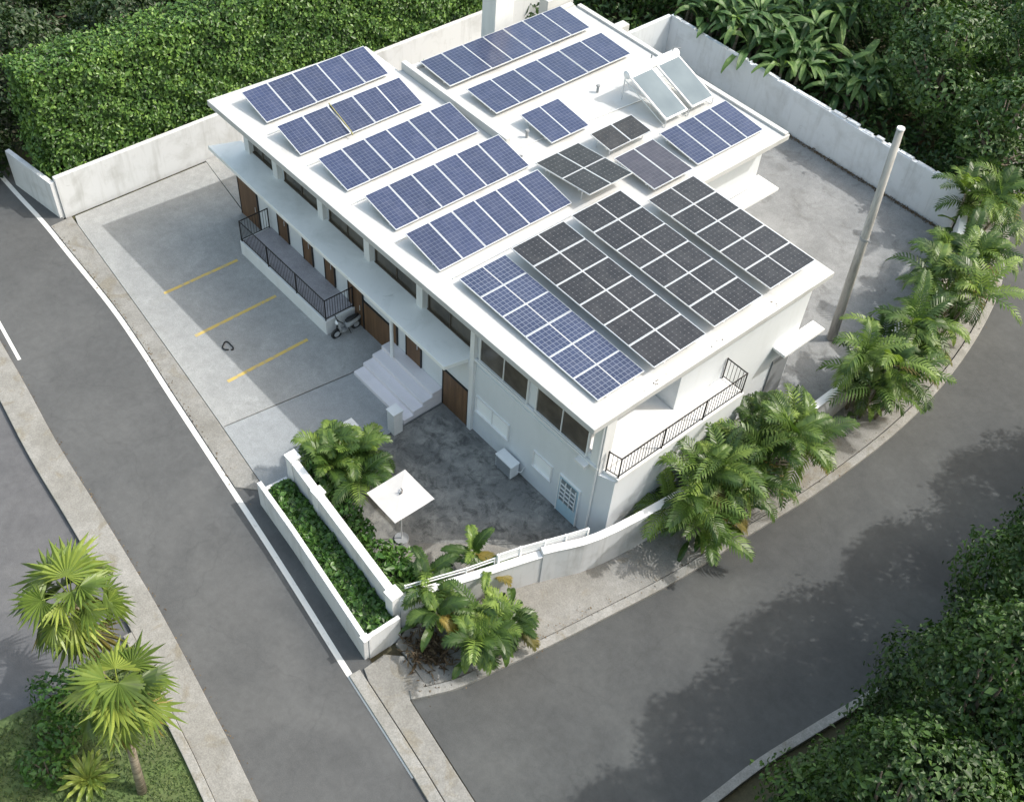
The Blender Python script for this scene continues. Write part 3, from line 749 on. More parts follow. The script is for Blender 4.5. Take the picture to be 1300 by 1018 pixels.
# raised terrace with its own railing
MB().prism([(-31.55, 15.44), (-25.72, 15.50), (-25.72, 16.855), (-31.6, 16.855)], .02, .70).build('terrace', M['wall'], H, bevel=.015)
MB().prism([(-31.45, 15.54), (-25.82, 15.60), (-25.82, 16.85), (-31.5, 16.85)], .701, .74).build('terrace_floor', M['terrace_floor'], H)
railing([(-31.5, 16.78), (-31.48, 15.49), (-25.78, 15.55), (-25.78, 16.78)], .70, 1.0, H, .115)
# entrance steps
st = MB(); y = 15.12
for k in range(4):
    st.box(-23.45 + .001 * k, -20.44 - .001 * k, y + .42 * k, 16.857 - .001 * k, .02 + .185 * k + (.001 if k else 0), .02 + .185 * (k + 1))
st.build('entrance_steps', M['steps'], H, bevel=.02)
# hoods over side doors
MB().box(-13.29, -12.75, 25.7, 27.9, 3.0, 3.12).build('door_hood', M['wall'], H, bevel=.015)
MB().box(-20.09, -19.0, 28.4, 32.85, 3.0, 3.12).build('door_hood', M['wall'], H, bevel=.015)
dd = MB().box(-20.1, -20.04, 29.3, 30.3, 0.05, 2.2).build('door', M['wood'], H)
MB().box(-13.305, -13.24, 26.0, 26.95, .05, 2.2).build('door', M['grey_plastic'], H)
# white block tower behind the roof edge
MB().box(-32.25, -31.4, 28.25, 29.25, -.1, 9.2).build('tower', M['wall'], H, bevel=.02)
MB().box(-31.29, -30.76, 30.6, 32.1, 5.3, 6.5).build('parapet_block', M['roof'], H, bevel=.02)
MB().box(-28.6, -28.2, 32.27, 33.0, 5.2, 5.9).build('parapet_block', M['roof'], H, bevel=.02)
# a small roof drain with pipe ends
MB().tube([(-24.0, 22.9, RZ), (-24.0, 22.9, RZ + .16)], .07, 10).tube([(-24.2, 22.75, RZ + .05), (-23.75, 23.05, RZ + .08)], .04, 8).build('roof_drain', M['grey_plastic'], roof)
MB().tube([(-24.3, 22.9, RZ + .03), (-24.0, 26.6, RZ + .03), (-23.6, 31.5, RZ + .03)], .02, 6).build('conduit', M['alu'], roof)
for k, (xa, ya, xb, yb) in enumerate(((-30.2, 16.5, -30.15, 22.6), (-27.85, 16.6, -27.8, 22.7), (-25.2, 16.6, -25.2, 22.7), (-22.75, 16.6, -22.75, 22.7), (-20.25, 17.0, -20.3, 24.4))):
    MB().tube([(xa, ya, RZ + .03), (xb, yb, RZ + .03)], .018, 6).build('conduit', M['alu'], roof)
for (x, y) in ((-25.2, 28.2), (-24.6, 24.0)):
    MB().tube([(x, y, RZ), (x, y, RZ + .28)], .05, 10).tube([(x, y, RZ + .28), (x, y, RZ + .33)], [.09, .07], 10).build('vent_pipe', M['grey_plastic'], roof)
MB().tube([(-13.0, 16.7, .05), (-13.0, 16.84, .2), (-13.0, 16.84, 5.6)], .035, 8).build('downpipe', M['white_metal'], H)

# ================================================================== SOLAR ARRAYS
def lerp4(c, a, b):
    p = c[0].lerp(c[3], a); q = c[1].lerp(c[2], a); return p.lerp(q, b)
def solar_array(corners, n, along, mat, label, nlong=1, legs=True, rail=True, frame='alu', gap=.016):
    """corners: (-x,-y), (-x,+y), (+x,+y), (+x,-y) in 3-D; n panels side by side along 'y' or 'x'"""
    c = [Vector(p) for p in corners]
    cen = sum(c, Vector()) / 4
    t = thing('solar_array', label, 'solar array', (cen.x, cen.y, RZ), 'solar arrays on the flat white roof')
    nm = (c[3] - c[0]).cross(c[1] - c[0]); nm.normalize(); nm = nm if nm.z > 0 else -nm
    fw = .022
    for k in range(n):
        lo, hi = k / n, (k + 1) / n
        if along == 'y': q = [lerp4(c, 0, lo), lerp4(c, 1, lo), lerp4(c, 1, hi), lerp4(c, 0, hi)]      # u over y, v over x
        else: q = [lerp4(c, lo, 0), lerp4(c, lo, 1), lerp4(c, hi, 1), lerp4(c, hi, 0)]
        # q0->q1 is the long (v) direction, q0->q3 the short (u) direction
        ev = (q[1] - q[0]); eu = (q[3] - q[0]); lv, lu = ev.length, eu.length; ev.normalize(); eu.normalize()
        jit = Vector((0, 0, rng.uniform(-.006, .006)))
        o = q[0] + eu * gap / 2 + ev * gap / 2 + jit; lu -= gap; lv -= gap
        a, b, cc, d = o + eu * fw + ev * fw, o + eu * (lu - fw) + ev * fw, o + eu * (lu - fw) + ev * (lv - fw), o + eu * fw + ev * (lv - fw)
        me = bpy.data.meshes.new('solar_panel')
        me.from_pydata([tuple(p - nm * .004) for p in (a, b, cc, d)], [], [(0, 1, 2, 3)])
        uvl = me.uv_layers.new(name='UVMap'); 
        for li, uvc in enumerate(((0, 0), (1, 0), (1, 1), (0, 1))): uvl.data[li].uv = uvc
        me.materials.append(M[mat])
        if me.polygons[0].normal.z < 0: me.flip_normals()
        po = bpy.data.objects.new('solar_panel', me); COL.objects.link(po); put(po, t)
        f = MB(); th = nm * -.04
        f.para(o, eu * lu, ev * fw, th).para(o + ev * (lv - fw), eu * lu, ev * fw, th)
        f.para(o + ev * fw, eu * fw, ev * (lv - 2 * fw), th).para(o + ev * fw + eu * (lu - fw), eu * fw, ev * (lv - 2 * fw), th)
        f.para(o + eu * fw + ev * fw - nm * .03, eu * (lu - 2 * fw), ev * (lv - 2 * fw), -nm * .006)   # white backsheet
        f.build('panel_frame', M[frame], po)
    # rails under the panels and short legs to the roof
    for s in (.2, .8):
        if along == 'y': p0, p1 = lerp4(c, s, 0), lerp4(c, s, 1)
        else: p0, p1 = lerp4(c, 0, s), lerp4(c, 1, s)
        dn_ = nm * -.085
        dv = (p1 - p0); sd = nm.cross(dv.normalized()) * .04
        MB().para(p0 + dn_ - sd / 2, dv, sd, nm * .04).build('mounting_rail', M['alu'], t)
        k = max(2, round(dv.length / 2.4) + 1)
        for i in range(k):
            p = p0.lerp(p1, (i + .12) / (k - .76)) + dn_
            if p.z - RZ > .05: MB().tube([(p.x, p.y, RZ - .01), (p.x, p.y, p.z)], .022, 6).build('support_leg', M['alu'], t)
    return t
solar_array([(-32.36, 16.79, 6.52), (-32.36, 22.29, 6.52), (-30.70, 22.29, 6.14), (-30.70, 16.79, 6.14)], 5, 'y', 'pv_blue', 'blue array of five panels at the hedge end of the front roof')
solar_array([(-29.89, 16.70, 6.48), (-29.89, 22.16, 6.48), (-28.41, 22.16, 6.12), (-28.41, 16.70, 6.12)], 5, 'y', 'pv_blue', 'blue array of five panels with a yellow cable, second from the hedge')
solar_array([(-27.54, 16.85, 6.42), (-27.54, 22.73, 6.42), (-25.79, 22.73, 6.12), (-25.79, 16.85, 6.12)], 6, 'y', 'pv_blue', 'blue array of six panels on the front roof, third from the hedge')
solar_array([(-24.90, 16.92, 6.44), (-24.90, 22.86, 6.44), (-23.14, 22.86, 6.12), (-23.14, 16.92, 6.12)], 6, 'y', 'pv_blue', 'blue array of six panels on the front roof, fourth from the hedge')
solar_array([(-22.53, 16.83, 6.43), (-22.53, 22.64, 6.43), (-20.69, 22.64, 6.12), (-20.69, 16.83, 6.12)], 6, 'y', 'pv_blue', 'blue array of six panels on the front roof next to the black arrays')
solar_array([(-30.50, 23.61, 6.30), (-30.50, 31.05, 6.30), (-28.61, 31.05, 6.20), (-28.61, 23.61, 6.20)], 7, 'y', 'pv_blue', 'blue array of seven panels along the far edge of the rear roof')
solar_array([(-27.97, 23.88, 6.30), (-27.97, 31.02, 6.30), (-26.19, 31.02, 6.20), (-26.19, 23.88, 6.20)], 6, 'y', 'pv_blue', 'blue array of six panels on the rear roof, second from its far edge')
solar_array([(-25.37, 24.31, 6.42), (-25.37, 26.22, 6.42), (-23.59, 26.22, 6.20), (-23.59, 24.31, 6.20)], 2, 'y', 'pv_blue', 'small blue array of two panels alone on the rear roof')
solar_array([(-22.89, 25.51, 6.50), (-22.89, 27.65, 6.50), (-21.78, 27.65, 6.40), (-21.78, 25.51, 6.40)], 2, 'y', 'pv_short', 'smallest black array of two short panels below the water heater')
solar_array([(-22.96, 22.93, 6.30), (-22.96, 25.03, 6.30), (-20.21, 25.03, 6.62), (-20.21, 22.93, 6.62)], 2, 'y', 'pv_black', 'black array of four squares between the blue rows and the grey pair')
solar_array([(-21.41, 25.30, 6.40), (-21.41, 27.31, 6.40), (-19.35, 27.31, 6.30), (-19.35, 25.30, 6.30)], 2, 'y', 'pv_grey', 'dusty grey array of two panels in the middle of the roof')
solar_array([(-21.56, 27.81, 6.35), (-21.56, 31.49, 6.35), (-19.56, 31.49, 6.14), (-19.56, 27.81, 6.14)], 4, 'y', 'pv_blue', 'blue array of four panels at the corner of the rear roof near the yard')
solar_array([(-19.84, 19.07, 6.50), (-19.84, 21.39, 6.50), (-13.33, 21.39, 6.36), (-13.33, 19.07, 6.36)], 6, 'x', 'pv_black', 'black array of six panels next to the pale blue array at the roof corner')
solar_array([(-19.89, 21.78, 6.50), (-19.89, 24.11, 6.50), (-13.37, 24.11, 6.40), (-13.37, 21.78, 6.40)], 6, 'x', 'pv_black', 'black array of six panels in the middle of the three long black arrays')
solar_array([(-18.93, 24.48, 6.50), (-18.93, 26.79, 6.50), (-13.40, 26.79, 6.45), (-13.40, 24.48, 6.45)], 5, 'x', 'pv_black', 'black array of five panels furthest back, along the roof edge above the yard')
solar_array([(-19.95, 16.99, 6.24), (-19.95, 18.94, 6.24), (-13.54, 18.94, 6.13), (-13.54, 16.99, 6.13)], 6, 'x', 'pv_half', 'pale blue array of six half cut panels at the front roof corner')

# ================================================================== ROOF AND YARD OBJECTS
sh = thing('solar_water_heater', 'solar water heater with two tilted pale glass collectors and a white tank', 'water heater', (-23.4, 29.6, RZ))
hx0, hz0, hx1, hz1 = -24.05, 7.05, -21.98, 6.3
for ya, yb in ((28.62, 29.8), (30.05, 31.3)):
    o_ = Vector((hx1, ya, hz1)); ex = Vector((hx0 - hx1, 0, hz0 - hz1)); n_ = Vector((-ex.z, 0, ex.x)).normalized(); n_ = n_ if n_.z > 0 else -n_
    cl = MB().para(o_, ex, (0, yb - ya, 0), n_ * .07).build('collector', M['alu'], sh)
    e1 = ex.normalized()
    MB().para(o_ + e1 * .06 + Vector((0, .06, 0)) + n_ * .071, ex - e1 * .12, (0, yb - ya - .12, 0), n_ * .006).build('collector_glass', M['collector'], cl)
tk = MB().tube([(-24.2, 28.55, 7.12), (-24.2, 28.6, 7.12), (-24.2, 31.35, 7.12), (-24.2, 31.4, 7.12)], [.08, .17, .17, .08], 18).build('tank', M['white_metal'], sh, smooth=False)
MB().tube([(-24.3, 30.0, 7.3), (-24.3, 30.0, 7.45)], .03, 8).tube([(-24.2, 31.1, 7.25), (-24.2, 31.1, 7.42), (-24.0, 31.3, 7.42)], .025, 8).build('pipe', M['grey_plastic'], tk)
for ya in (28.65, 29.92, 31.3):
    MB().tube([(-24.3, ya, 6.0), (-24.3, ya, 6.92)], .025, 6).tube([(-24.3, ya, 6.85), (-22.0, ya, 6.05)], .02, 6).tube([(-22.0, ya, 6.0), (-22.0, ya, 6.3)], .02, 6).build('stand', M['alu'], sh)

up = thing('utility_pole', 'tall tapering grey concrete utility pole standing beside the palms in the rear yard', 'utility pole', (-13.72, 30.9, 0))
b_, t_ = Vector((-13.72, 30.9, -.1)), Vector((-13.93, 30.45, 9.75))
MB().tube([b_, b_.lerp(t_, .5), t_], [.19, .16, .125], 12).build('shaft', M['pole'], up, smooth=True)
MB().tube([t_, t_ + Vector((0, 0, .05))], [.14, .13], 12).build('cap', M['white_metal'], up)
mid = b_.lerp(t_, .53)
MB().tube([mid - Vector((0, 0, .05)), mid + Vector((0, 0, .05))], .175, 12).tube([mid + Vector((.15, 0, 0)), mid + Vector((.3, -.05, .02))], .02, 6).build('steel_band', M['grey_plastic'], up)

um = thing('parasol', 'square off white parasol open on a thin pole in the dark courtyard', 'parasol', (-16.62, 12.1, 0))
uc = Vector((-16.62, 12.12, 2.5)); UCn = [Vector((-17.35, 11.36, 2.36)), Vector((-17.35, 12.84, 2.36)), Vector((-15.88, 12.86, 2.36)), Vector((-15.9, 11.36, 2.36))]
cv = MB(); n = 6
for k in range(4):
    a_, b2 = UCn[k], UCn[(k + 1) % 4]
    vs = []; fs = []
    for i in range(n + 1):
        for j in range(n + 1):
            e = a_.lerp(b2, j / n); p = uc.lerp(e, i / n)
            p.z -= .012 * math.sin(math.pi * i / n) + .02 * (i / n) * math.sin(math.pi * j / n) * .6
            vs.append(p)
    for i in range(n):
        for j in range(n): fs.append((i * (n + 1) + j, i * (n + 1) + j + 1, (i + 1) * (n + 1) + j + 1, (i + 1) * (n + 1) + j))
    cv.add(vs, fs)
canopy_o = cv.build('canopy', M['fabric'], um, smooth=True)
for q in UCn: MB().tube([uc - Vector((0, 0, .05)), q - Vector((0, 0, .03))], .012, 5).build('rib', M['grey_plastic'], um)
MB().tube([(-16.62, 12.12, 0), (-16.62, 12.12, 2.66)], .024, 8).build('pole', M['alu'], um)
MB().tube([uc + Vector((-.12, .1, .02)), uc + Vector((0, .06, .12)), uc + Vector((.06, 0, .05)), uc + Vector((.02, -.08, .03))], .018, 6).build('finial', M['iron'], um)
MB().tube([(-16.62, 12.12, .0), (-16.62, 12.12, .08)], [.26, .24], 16).build('base', M['grey_plastic'], um)

ac = thing('air_conditioner', 'white air conditioner unit on the courtyard floor against the house wall', 'air conditioner', (-16.6, 16.6, 0))
MB().box(-17.02, -16.22, 16.42, 16.78, .12, .70).build('casing', M['white_metal'], ac, bevel=.02)
mb = MB()
for k in range(7): mb.box(-16.98, -16.26, 16.395, 16.418, .17 + k * .075, .205 + k * .075)
mb.build('louvre', M['grey_plastic'], ac)
MB().box(-17.04, -16.20, 16.40, 16.80, .702, .735).build('lid', M['white_metal'], ac, bevel=.01)
for x in (-16.95, -16.35): MB().box(x, x + .08, 16.44, 16.76, .012, .119).build('foot', M['grey_plastic'], ac)
MB().tube([(-16.22, 16.7, .3), (-16.1, 16.8, .35), (-16.05, 16.87, .6)], .02, 6).build('pipe', M['white_metal'], ac)

# scooter parked at the end of the terrace
sc = thing('motor_scooter', 'small grey and black motor scooter parked at the end of the raised terrace', 'scooter', (-25.3, 16.15, 0))
sx, sy = -25.4, 16.15
def T(dx, dy, dz): return (sx + dx * .85, sy + dy * .85, dz * .85 + .028)
for dy in (-.5, .55):
    w = MB().tube([T(-.045, dy, .22), T(.045, dy, .22)], [.22, .22], 20).build('wheel', M['black_rubber'], sc)
    MB().tube([T(-.05, dy, .22), T(.05, dy, .22)], [.12, .12], 14).build('rim', M['alu'], w)
bd = MB()
def loft(mb, secs):
    vs = []; fs = []; n = 10
    for (y, zc, w, h) in secs:
        for k in range(n):
            a = 2 * math.pi * k / n; vs.append(T(w * math.cos(a), y, zc + h * math.sin(a)))
    for i in range(len(secs) - 1):
        for k in range(n): fs.append((i * n + k, i * n + (k + 1) % n, (i + 1) * n + (k + 1) % n, (i + 1) * n + k))
    fs += [tuple(range(n)), tuple((len(secs) - 1) * n + k for k in range(n))]; mb.add(vs, fs)
loft(bd, [(.0, .4, .12, .14), (.25, .48, .16, .18), (.55, .52, .15, .16), (.82, .58, .07, .07)])
loft(bd, [(.05, .24, .14, .05), (-.2, .24, .15, .05), (-.33, .28, .12, .08)])
loft(bd, [(-.30, .35, .17, .16), (-.36, .6, .19, .22), (-.42, .85, .12, .1)])
bd.build('body', M['frame_grey'], sc, smooth=True)
se = MB(); loft(se, [(.02, .68, .09, .04), (.2, .7, .14, .06), (.5, .72, .13, .06), (.7, .74, .07, .04)]); se.build('seat', M['black_rubber'], sc, smooth=True)
MB().tube([T(-.32, -.3, .98), T(-.1, -.38, .98), T(.1, -.38, .98), T(.32, -.3, .98)], .02, 8).tube([T(0, -.38, .98), T(0, -.5, .3)], .03, 8).build('handlebar', M['black_rubber'], sc)
MB().tube([T(0, -.49, .86), T(0, -.44, .86)], [.07, .09], 12).build('headlight', M['blind'], sc)
MB().tube([T(.05, .1, .3), T(.2, .14, .02)], .014, 6).build('kickstand', M['iron'], sc)

cb = MB(); pts = []
for k in range(27):
    a = k / 26 * 6.28 * .93; r_ = .2 + .035 * math.sin(3 * a) ; pts.append((-27.42 + r_ * math.cos(a) * 1.15, 12.26 + r_ * .8 * math.sin(a), .055))
cb.tube(pts, .028, 6)
tag(cb.build('rubber_loop', M['black_rubber']), 'thin black rubber loop lying on the parking lot concrete', 'rubber loop')

# stray yellow cable across the second front row
mb = MB().tube([(-29.95, 19.0, 6.50), (-29.3, 18.93, 6.42), (-28.35, 18.85, 6.24), (-28.2, 18.8, 6.2)], .025, 6)
tag(mb.build('cable', M['cable']), 'thin yellow green cable lying across the second array from the hedge', 'cable')

# ================================================================== VEGETATION
# tall clipped hedge
hg = thing('clipped_hedge', 'tall clipped green hedge standing behind the white parking lot wall', 'hedge', (-39.6, 22, 0))
MB().prism([(-40.1, 11.7), (-39.0, 11.6), (-38.75, 12.2), (-38.75, 47), (-40.1, 47)], 0, 5.6).build('dark_core', M['core'], hg)  # solid dark filler block added inside the leaves so the hedge isn't see-through
def bumpy(P, N, amp=.22):
    s = np.sin(P[:, 1] * 2.1 + P[:, 2] * 1.3) * np.sin(P[:, 2] * 2.6 + P[:, 0] * 1.7) + .6 * np.sin(P[:, 1] * 4.7 + 1) * np.sin(P[:, 2] * 5.3 + P[:, 0] * 4) + .35 * np.sin(P[:, 1] * .7)
    return P + N * (s * amp * .6 + nr.normal(0, .10, len(P)) + .35 * (nr.random(len(P)) < .012) * nr.random(len(P)))[:, None]
n1 = 60000; P1 = np.stack([np.full(n1, -38.42), nr.uniform(11.2, 46, n1), nr.uniform(.3, 6.0, n1) ], 1); N1 = np.tile([1., 0, .15], (n1, 1))
n2 = 15000; P2 = np.stack([nr.uniform(-40.3, -38.4, n2), nr.uniform(11.0, 46, n2), np.full(n2, 5.95)], 1); N2 = np.tile([0, 0, 1.], (n2, 1))
n3 = 6000; P3 = np.stack([nr.uniform(-40.3, -38.4, n3), np.full(n3, 11.25), nr.uniform(.3, 6.0, n3)], 1); N3 = np.tile([0., -1, .1], (n3, 1))
HP = np.concatenate([bumpy(P1, N1), bumpy(P2, N2, .16), bumpy(P3, N3)]); HN = np.concatenate([N1, N2, N3])
leaf_cloud('foliage', HP, HN, .165, M['hedge_leaf'], hg, aspect=.62, spread=.95)

# low hedge in the planter box
ph = thing('planter_hedge', 'low bushy green hedge filling the white planter box', 'hedge', (-17, 9.6, .42))
n1 = 5200; xs = nr.uniform(-20.4, -14.05, n1); f = (xs + 20.4) / 6.35
y0 = 9.5 - f * .64; y1 = 10.46 - f * .44
v = nr.random(n1); P1 = np.stack([xs, y0 + v * (y1 - y0), .52 + .24 * np.sin(np.pi * v) ** .5 + .10 * np.sin(xs * 3.1) * np.sin(xs * 7.3 + v * 5) + nr.normal(0, .05, n1)], 1)
leaf_cloud('foliage', P1, np.tile([.1, -.2, 1.], (n1, 1)), .17, M['ground_leaf'], ph, aspect=.7, spread=1.1)
sb = MB()
for k in range(40):
    x = rng.uniform(-20.3, -14.1); ff = (x + 20.4) / 6.35; y = 9.98 - ff * .54 + rng.uniform(-.25, .25)
    sb.tube([(x, y, .40), (x + rng.uniform(-.1, .1), y + rng.uniform(-.1, .1), .68)], .012, 4)
sb.build('stem', M['bark'], ph)

# trees behind the hedge
k = 0
for (x, y, h, s, lab) in ((-44.6, 12.8, 5.4, 2.9, 'leafy tree behind the hedge in the top left corner of the photo'),
                          (-44.4, 18.0, 5.2, 2.8, 'leafy tree behind the hedge, second from the top left corner'),
                          (-49.2, 16.0, 5.6, 3.2, 'dark tree far behind the hedge near the top left corner'),
                          (-44.3, 23.2, 5.2, 2.8, 'leafy tree behind the middle of the clipped hedge'),
                          (-48.4, 21.6, 5.8, 3.2, 'dark tree far behind the middle of the hedge'),
                          (-44.0, 29.0, 5.0, 2.9, 'leafy tree behind the hedge towards the white roof tower'),
                          (-44.2, 36.0, 5.0, 3.2, 'leafy tree behind the hedge near the white roof tower'),
                          (-42.6, 9.6, 3.6, 1.9, 'rounded bush like tree at the road end of the clipped hedge')):
    tree((x, y, 0), h, s, lab, group='trees behind the hedge', mat='wood_leaf', size=.24, dens=48, nl=16, low=.05, seed=20 + k, lobe=.42); k += 1
# trees and tall plants behind the rear yard
for (x, y, h, s, lab, sd) in ((-15.4, 43.4, 6.0, 2.6, 'dark green tree behind the end of the jagged wall beside the curving road', 41),
                              (-19.4, 44.6, 7.2, 3.3, 'large dark tree behind the jagged rear wall, second from the curving road', 42),
                              (-17.0, 48.2, 7.6, 3.4, 'dark green tree in the top right corner above the curving road', 43),
                              (-23.5, 48.5, 8.2, 4.0, 'tall dark tree furthest back at the top right', 44),
                              (-30.0, 51.0, 7.6, 4.2, 'dark tree behind the broad leaved plants at the top', 45),
                              (-24.5, 57.5, 7.5, 3.8, 'tree beside the curving road at the very top right', 47),
                              (-20.2, 53.0, 6.0, 2.6, 'small dark tree beside the curving road near the top right', 48),
                              (-35.8, 42.4, 5.2, 3.2, 'dark tree behind the far corner of the rear yard', 46)):
    tree((x, y, 0), h, s, lab, group='trees behind the rear yard', mat='tree_leaf', size=.25, dens=44, nl=18, low=.08, seed=sd, lobe=.40)
def banana(base, h, nst, label, seed, group, spread=1.2):
    r = random.Random(seed); x, y, z = base
    t = thing('broadleaf_plant', label, 'plant', base, group)
    mb = MB(); st = MB()
    for s in range(nst):
        a = r.random() * 6.28; q = r.uniform(.2, spread); bx, by = x + q * math.cos(a), y + q * math.sin(a)
        hh = h * r.uniform(.45, .8); top = Vector((bx + r.uniform(-.3, .3), by + r.uniform(-.3, .3), hh))
        st.tube([(bx, by, z - .05), ((bx + top.x) / 2, (by + top.y) / 2, hh * .5), top], [.11, .09, .06], 7)
        for k in range(12):
            paddle(mb, top - Vector((0, 0, .1)), 2.399 * k + r.random(), r.uniform(.35, 1.25), .45, r.uniform(1.0, 1.8), r.uniform(.2, .42), r.uniform(.7, 2.3), r.uniform(.0, 1.0), r)
    mb.build('fronds', M['banana_leaf'], t, recalc=False); st.build('stem', M['palm_bark'], t)
    return t
for i, (x, y, h, ns, lab) in enumerate(((-31.4, 42.5, 4.0, 8, 'broad leaved plant behind the far corner of the rear wall'),
                                        (-29.3, 42.6, 4.0, 9, 'broad leaved plant behind the rear wall, second from its far corner'),
                                        (-27.2, 42.6, 3.8, 9, 'broad leaved plant behind the rear wall, third from its far corner'),
                                        (-25.2, 42.5, 3.6, 9, 'broad leaved plant behind the middle of the rear wall'),
                                        (-23.2, 43.3, 3.2, 8, 'broad leaved plant behind the rear wall beside the large dark trees'),
                                        (-33.0, 45.0, 5.0, 9, 'broad leaved plant furthest back at the top centre'),
                                        (-29.5, 45.6, 5.2, 10, 'taller broad leaved plant in the second row behind the rear wall'),
                                        (-26.4, 45.2, 5.0, 10, 'broad leaved plant in the second row next to the dark trees'))):
    banana((x, y, 0), h, ns, lab, 60 + i, 'broad leaved plants behind the rear wall', 1.5)
UP = np.stack([nr.uniform(-42, -13.8, 26000), nr.uniform(36, 58, 26000), nr.random(26000) * 1.3 + .1], 1)
UP = UP[((UP[:, 1] > 40.8) | (UP[:, 0] < -32.6)) & (UP[:, 1] < 45 + (-14.9 - UP[:, 0]) * 1.7)]
fern = leaf_cloud('undergrowth', UP, np.tile([.2, -.4, .8], (len(UP), 1)), .34, M['tree_leaf'], aspect=.4, spread=1.2)
tag(fern, 'dark undergrowth filling the ground behind the jagged rear wall', 'undergrowth', kind='stuff')

# trees across the side road, lower right
k = 0
for (x, y, h, s, lab) in ((-1.1, 10.4, 4.6, 2.4, 'low bushy tree at the bottom edge across the side road'),
                          (-.3, 13.6, 9.4, 3.0, 'bushy tree across the side road, second from the bottom edge'),
                          (-.5, 17.0, 10.6, 2.9, 'largest bushy tree at the lower right across the side road'),
                          (-.9, 20.8, 10.6, 2.9, 'bushy tree leaning over the far kerb at the lower right'),
                          (-1.0, 25.0, 10.6, 3.0, 'bushy tree at the right edge across the side road'),
                          (-.6, 30.0, 10.6, 3.2, 'tree across the side road, second furthest up the right edge'),
                          (-.6, 35.6, 10.6, 3.2, 'tree across the side road furthest up the right edge'),
                          (3.0, 18.5, 11.0, 3.4, 'tree in the second row at the lower right corner'),
                          (2.4, 23.5, 11.4, 3.4, 'added tree in the second row beyond the right edge of the photo'),  # this back-row tree and the next added to close gaps in the road shadow
                          (2.4, 29.0, 11.4, 3.4, 'added tall tree in the second row casting shade on the side road'),
                          (2.8, 13.2, 9.6, 3.0, 'tree nearest the lower right corner')):
    tree((x, y, 0), h, s, lab, group='trees across the side road', mat='bush_leaf', size=.15, dens=125, nl=32, low=.04, seed=80 + k, lobe=.43); k += 1
tag(leaf_cloud('undergrowth', np.stack([nr.uniform(-3.2, 4, 7000), nr.uniform(9.6, 26, 7000), nr.random(7000) * .9 + .05], 1), np.tile([-.4, 0., .8], (7000, 1)), .24, M['bush_leaf'], aspect=.5, spread=1.2),
    'low green undergrowth along the far kerb of the side road', 'undergrowth', kind='stuff')

def areca(base, stems, label, seed, group, h=(1.2, 2.6), L=(1.1, 2.2), nf=8, mat='palm_leaf', r0=.6, name='areca_palm', yellow=1, llen=.55, lw=.10, broad=10):
    r = random.Random(seed); x, y, z = base
    t = thing(name, label, 'palm', base, group)
    mb = MB(); st = MB(); yl = MB()
    for s in range(stems):
        a = 2.399 * s + r.random(); q = r0 * math.sqrt((s + .3) / stems)
        bx, by = x + q * math.cos(a), y + q * math.sin(a); hh = r.uniform(*h)
        top = Vector((bx + q * .8 * math.cos(a) + r.uniform(-.25, .25), by + q * .8 * math.sin(a) + r.uniform(-.25, .25), z + hh))
        st.tube([(bx, by, z - .05), ((bx + top.x) / 2, (by + top.y) / 2, z + hh * .55), top], [.055, .05, .035], 7)
        for k in range(nf):
            e = r.uniform(.15, 1.45)
            tgt = yl if (k == 0 and s < yellow) else mb
            frond(tgt, top - Vector((0, 0, .05)), 2.399 * k + r.random() * .9, e if tgt is mb else .1, r.uniform(*L), r.uniform(1.1, 2.5), r.choice((13, 16, 19)), llen * r.uniform(.8, 1.2), lw * r.uniform(.75, 1.3), r.uniform(.0, 1.0), r, r.uniform(.1, .5))
    for k in range(broad):       # young undivided leaves low in the clump
        a = r.random() * 6.28; q = r.uniform(.1, r0 + .25)
        paddle(mb, (x + q * math.cos(a), y + q * math.sin(a), z + r.uniform(.1, .9)), a + r.uniform(-.6, .6), r.uniform(.5, 1.2), .25, r.uniform(.6, 1.1), r.uniform(.18, .32), r.uniform(1.0, 2.2), r.uniform(.0, .9), r)
    mb.build('fronds', M[mat], t, recalc=False); st.build('stem', M['palm_bark'], t, smooth=True)
    if yl.v: yl.build('dry_frond', M['yellow_leaf'], t, recalc=False)
    return t
G = 'palms along the street wall'
areca((-11.0, 19.9, .05), 7, 'feathery palm clump nearest the balcony beside the side road kerb', 101, G, yellow=2, h=(.8, 2.6))
areca((-10.95, 21.9, .05), 7, 'feathery palm clump in the middle of the row below the balcony railing', 102, G, yellow=2, h=(.9, 2.8))
areca((-11.0, 23.9, .05), 6, 'feathery palm clump with a tall upright frond at the far end of the balcony', 103, G, h=(1.2, 3.0))
areca((-10.65, 28.7, .05), 6, 'feathery palm clump just in front of the utility pole', 104, G, h=(1.2, 2.9))
areca((-10.85, 30.9, .05), 5, 'feathery palm clump behind the one in front of the utility pole', 105, G, h=(1.2, 2.8))
areca((-11.7, 34.6, .05), 6, 'feathery palm clump at the bend of the curving kerb', 106, G, h=(1.2, 2.8))
areca((-12.3, 36.9, .05), 5, 'dark feathery palm clump at the bend, behind the kerb clump', 107, G, h=(1.2, 2.6))
areca((-13.9, 40.6, .05), 5, 'feathery palm clump at the end of the jagged rear wall', 108, G, h=(1.4, 2.8))
areca((-12.15, 11.3, .05), 4, 'feathery palm clump outside the courtyard street wall', 109, G, h=(.6, 1.5), L=(.9, 1.35), yellow=1, llen=.42, r0=.4, nf=6)
areca((-11.95, 12.5, .05), 3, 'small feathery palm outside the courtyard wall on the far side of its neighbour', 110, G, h=(.5, 1.4), L=(.8, 1.2), llen=.4, r0=.3, nf=6)
areca((-13.75, 12.9, .02), 2, 'yellowing small palm just inside the courtyard street wall', 111, 'palms inside the courtyard', h=(1.0, 1.7), L=(.8, 1.1), yellow=2, llen=.34, r0=.2, nf=5, broad=3)
